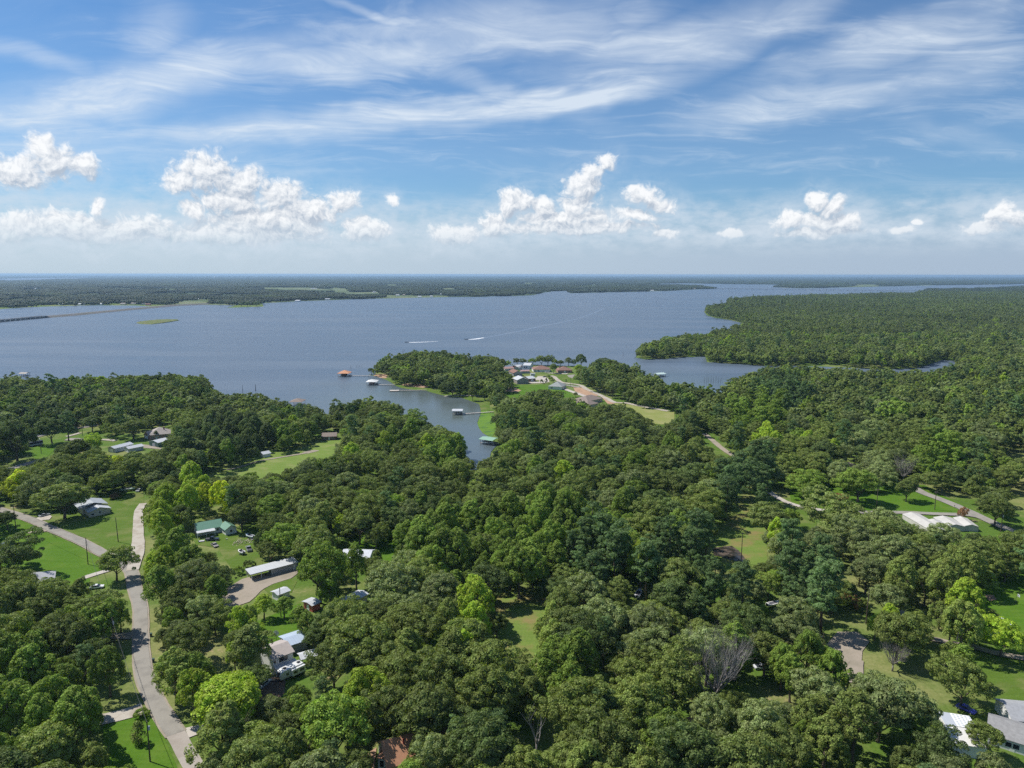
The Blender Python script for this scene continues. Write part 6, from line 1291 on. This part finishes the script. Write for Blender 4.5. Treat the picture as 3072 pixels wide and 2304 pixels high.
def bridge(label, A, B, w, z, n, name='road_bridge'):
    d = B-A; L = d.length; e = empty(name, (A.x, A.y, 0), math.atan2(d.y, d.x)); MB().box(0, L, -w/2, w/2, z-.9, z).build('deck', mt('bridge_concrete', (.40, .38, .36), var=.1), e)
    for s in (-1, 1): MB().box(0, L, s*w/2-.15, s*w/2+.15, z+.003, z+.9).build('parapet', M_['bridge_concrete'], e)
    for i in range(n): x = L*(i+.5)/n; MB().box(x-.8, x+.8, -w/2+.4, w/2-.4, -1, z-.903).build('pier', M_['bridge_concrete'], e)
    tag(e, label, 'bridge')
bridge('low concrete road bridge continuing the causeway to the left edge', G('K4', -400, 382), G('K4', 425, 302), 12, 5.2, 16)
bridge('long low bridge crossing the far water in front of the horizon', G('B2', 292, 137), G('B2', 1570, 152), 12, 6.5, 30)
isl = pts('K4', [(1288,350),(1330,360),(1440,364),(1540,352),(1620,340),(1700,327),(1690,318),(1600,316),(1500,320),(1400,330),(1320,340)])
m = MB(); c = sum((Vector(p) for p in isl), Vector())/len(isl); n = len(isl)
m.v = [(p.x, p.y, .1) for p in isl]+[(c.x+(p.x-c.x)*.97, c.y+(p.y-c.y)*.93, 1.5) for p in isl]+[(c.x+(p.x-c.x)*.5, c.y+(p.y-c.y)*.5, 1.9) for p in isl]
m.f = [(i, (i+1) % n, n+(i+1) % n, n+i) for i in range(n)]+[(n+i, n+(i+1) % n, 2*n+(i+1) % n, 2*n+i) for i in range(n)]+[tuple(range(2*n, 3*n))]
o = m.build('islet', grassmat('islet_grass', (.10, .14, .04), (.15, .18, .06), (.24, .18, .11), .7)); o['kind'] = 'structure'
seen = {}
for i, (k, x, y, c) in enumerate(sorted(FARH, key=lambda q: F(q[0], q[1], q[2])[0])):
    g = G(k, x, y); a = random.Random(i); L = a.uniform(14, 22) if g.y < 5000 else a.uniform(26, 44); dv = Vector((math.cos(q_ := a.uniform(-.4, .4)), math.sin(q_), 0)); fx = F(k, x, y)[0]
    where = 'left of the causeway' if fx < 450 else ('at the causeway end' if fx < 700 else ('behind the far sandy point' if fx < 950 else ('on the middle of the far shore' if fx < 1300 else ('on the right part of the far shore' if fx < 2000 else 'among the right-hand woods'))))
    sz = 'farther' if g.y > 5000 else 'waterside'; cw_ = {'white': 'white', 'tan': 'tan', 'red': 'reddish', 'gable': 'white gabled'}[c]; base = f'{sz} {cw_} house {where}'; seen[base] = seen.get(base, 0)+1; nth = ['', 'second ', 'third ', 'fourth ', 'fifth ', 'sixth ', 'seventh ', 'eighth '][seen[base]-1]
    house('lakeside_house', (nth+base+(' counted from left' if nth else '')), 'house', g, g+dv*L, L*.6, 4.2, 2.6, 'x', {'white': WALLW, 'tan': WALLT, 'red': WALLR, 'gable': WALLW}[c], {'white': WHITER, 'tan': TANS, 'red': REDS, 'gable': METAL}[c], group='houses on the far shore')
p = G('Z6', 1427, 140); e = empty('water_tower', (p.x, p.y, 0)); MB().tube([(0, 0, 0), (0, 0, 42)], [4, 4], 10).build('stem', TRIM, e); MB().tube([(0, 0, 42.003), (0, 0, 50), (0, 0, 60), (0, 0, 66)], [4, 14, 14, 4], 14).build('tank', TRIM, e); tag(e, 'white water tower on the horizon above the causeway', 'water tower')

# ------------------------------------------------------------------ haze
hm = bpy.data.materials.new('air'); hm.use_nodes = True; hm.node_tree.nodes.clear(); ht = NT(hm.node_tree)
ho = ht.new('ShaderNodeOutputMaterial'); hv = ht.new('ShaderNodeVolumePrincipled'); ht.l.new(hv.outputs[0], ho.inputs['Volume'])
hv.inputs['Color'].default_value = (.50, .74, 1, 1); hv.inputs['Density'].default_value = 4.4e-5; hv.inputs['Anisotropy'].default_value = .2
hb = MB().box(-62000, 62000, -600, 61500, -1.2, 119.)
hz = hb.build('haze', hm); hz['kind'] = 'stuff'; hz['label'] = 'thin blue summer haze over the lake and plain'; hz['category'] = 'haze'
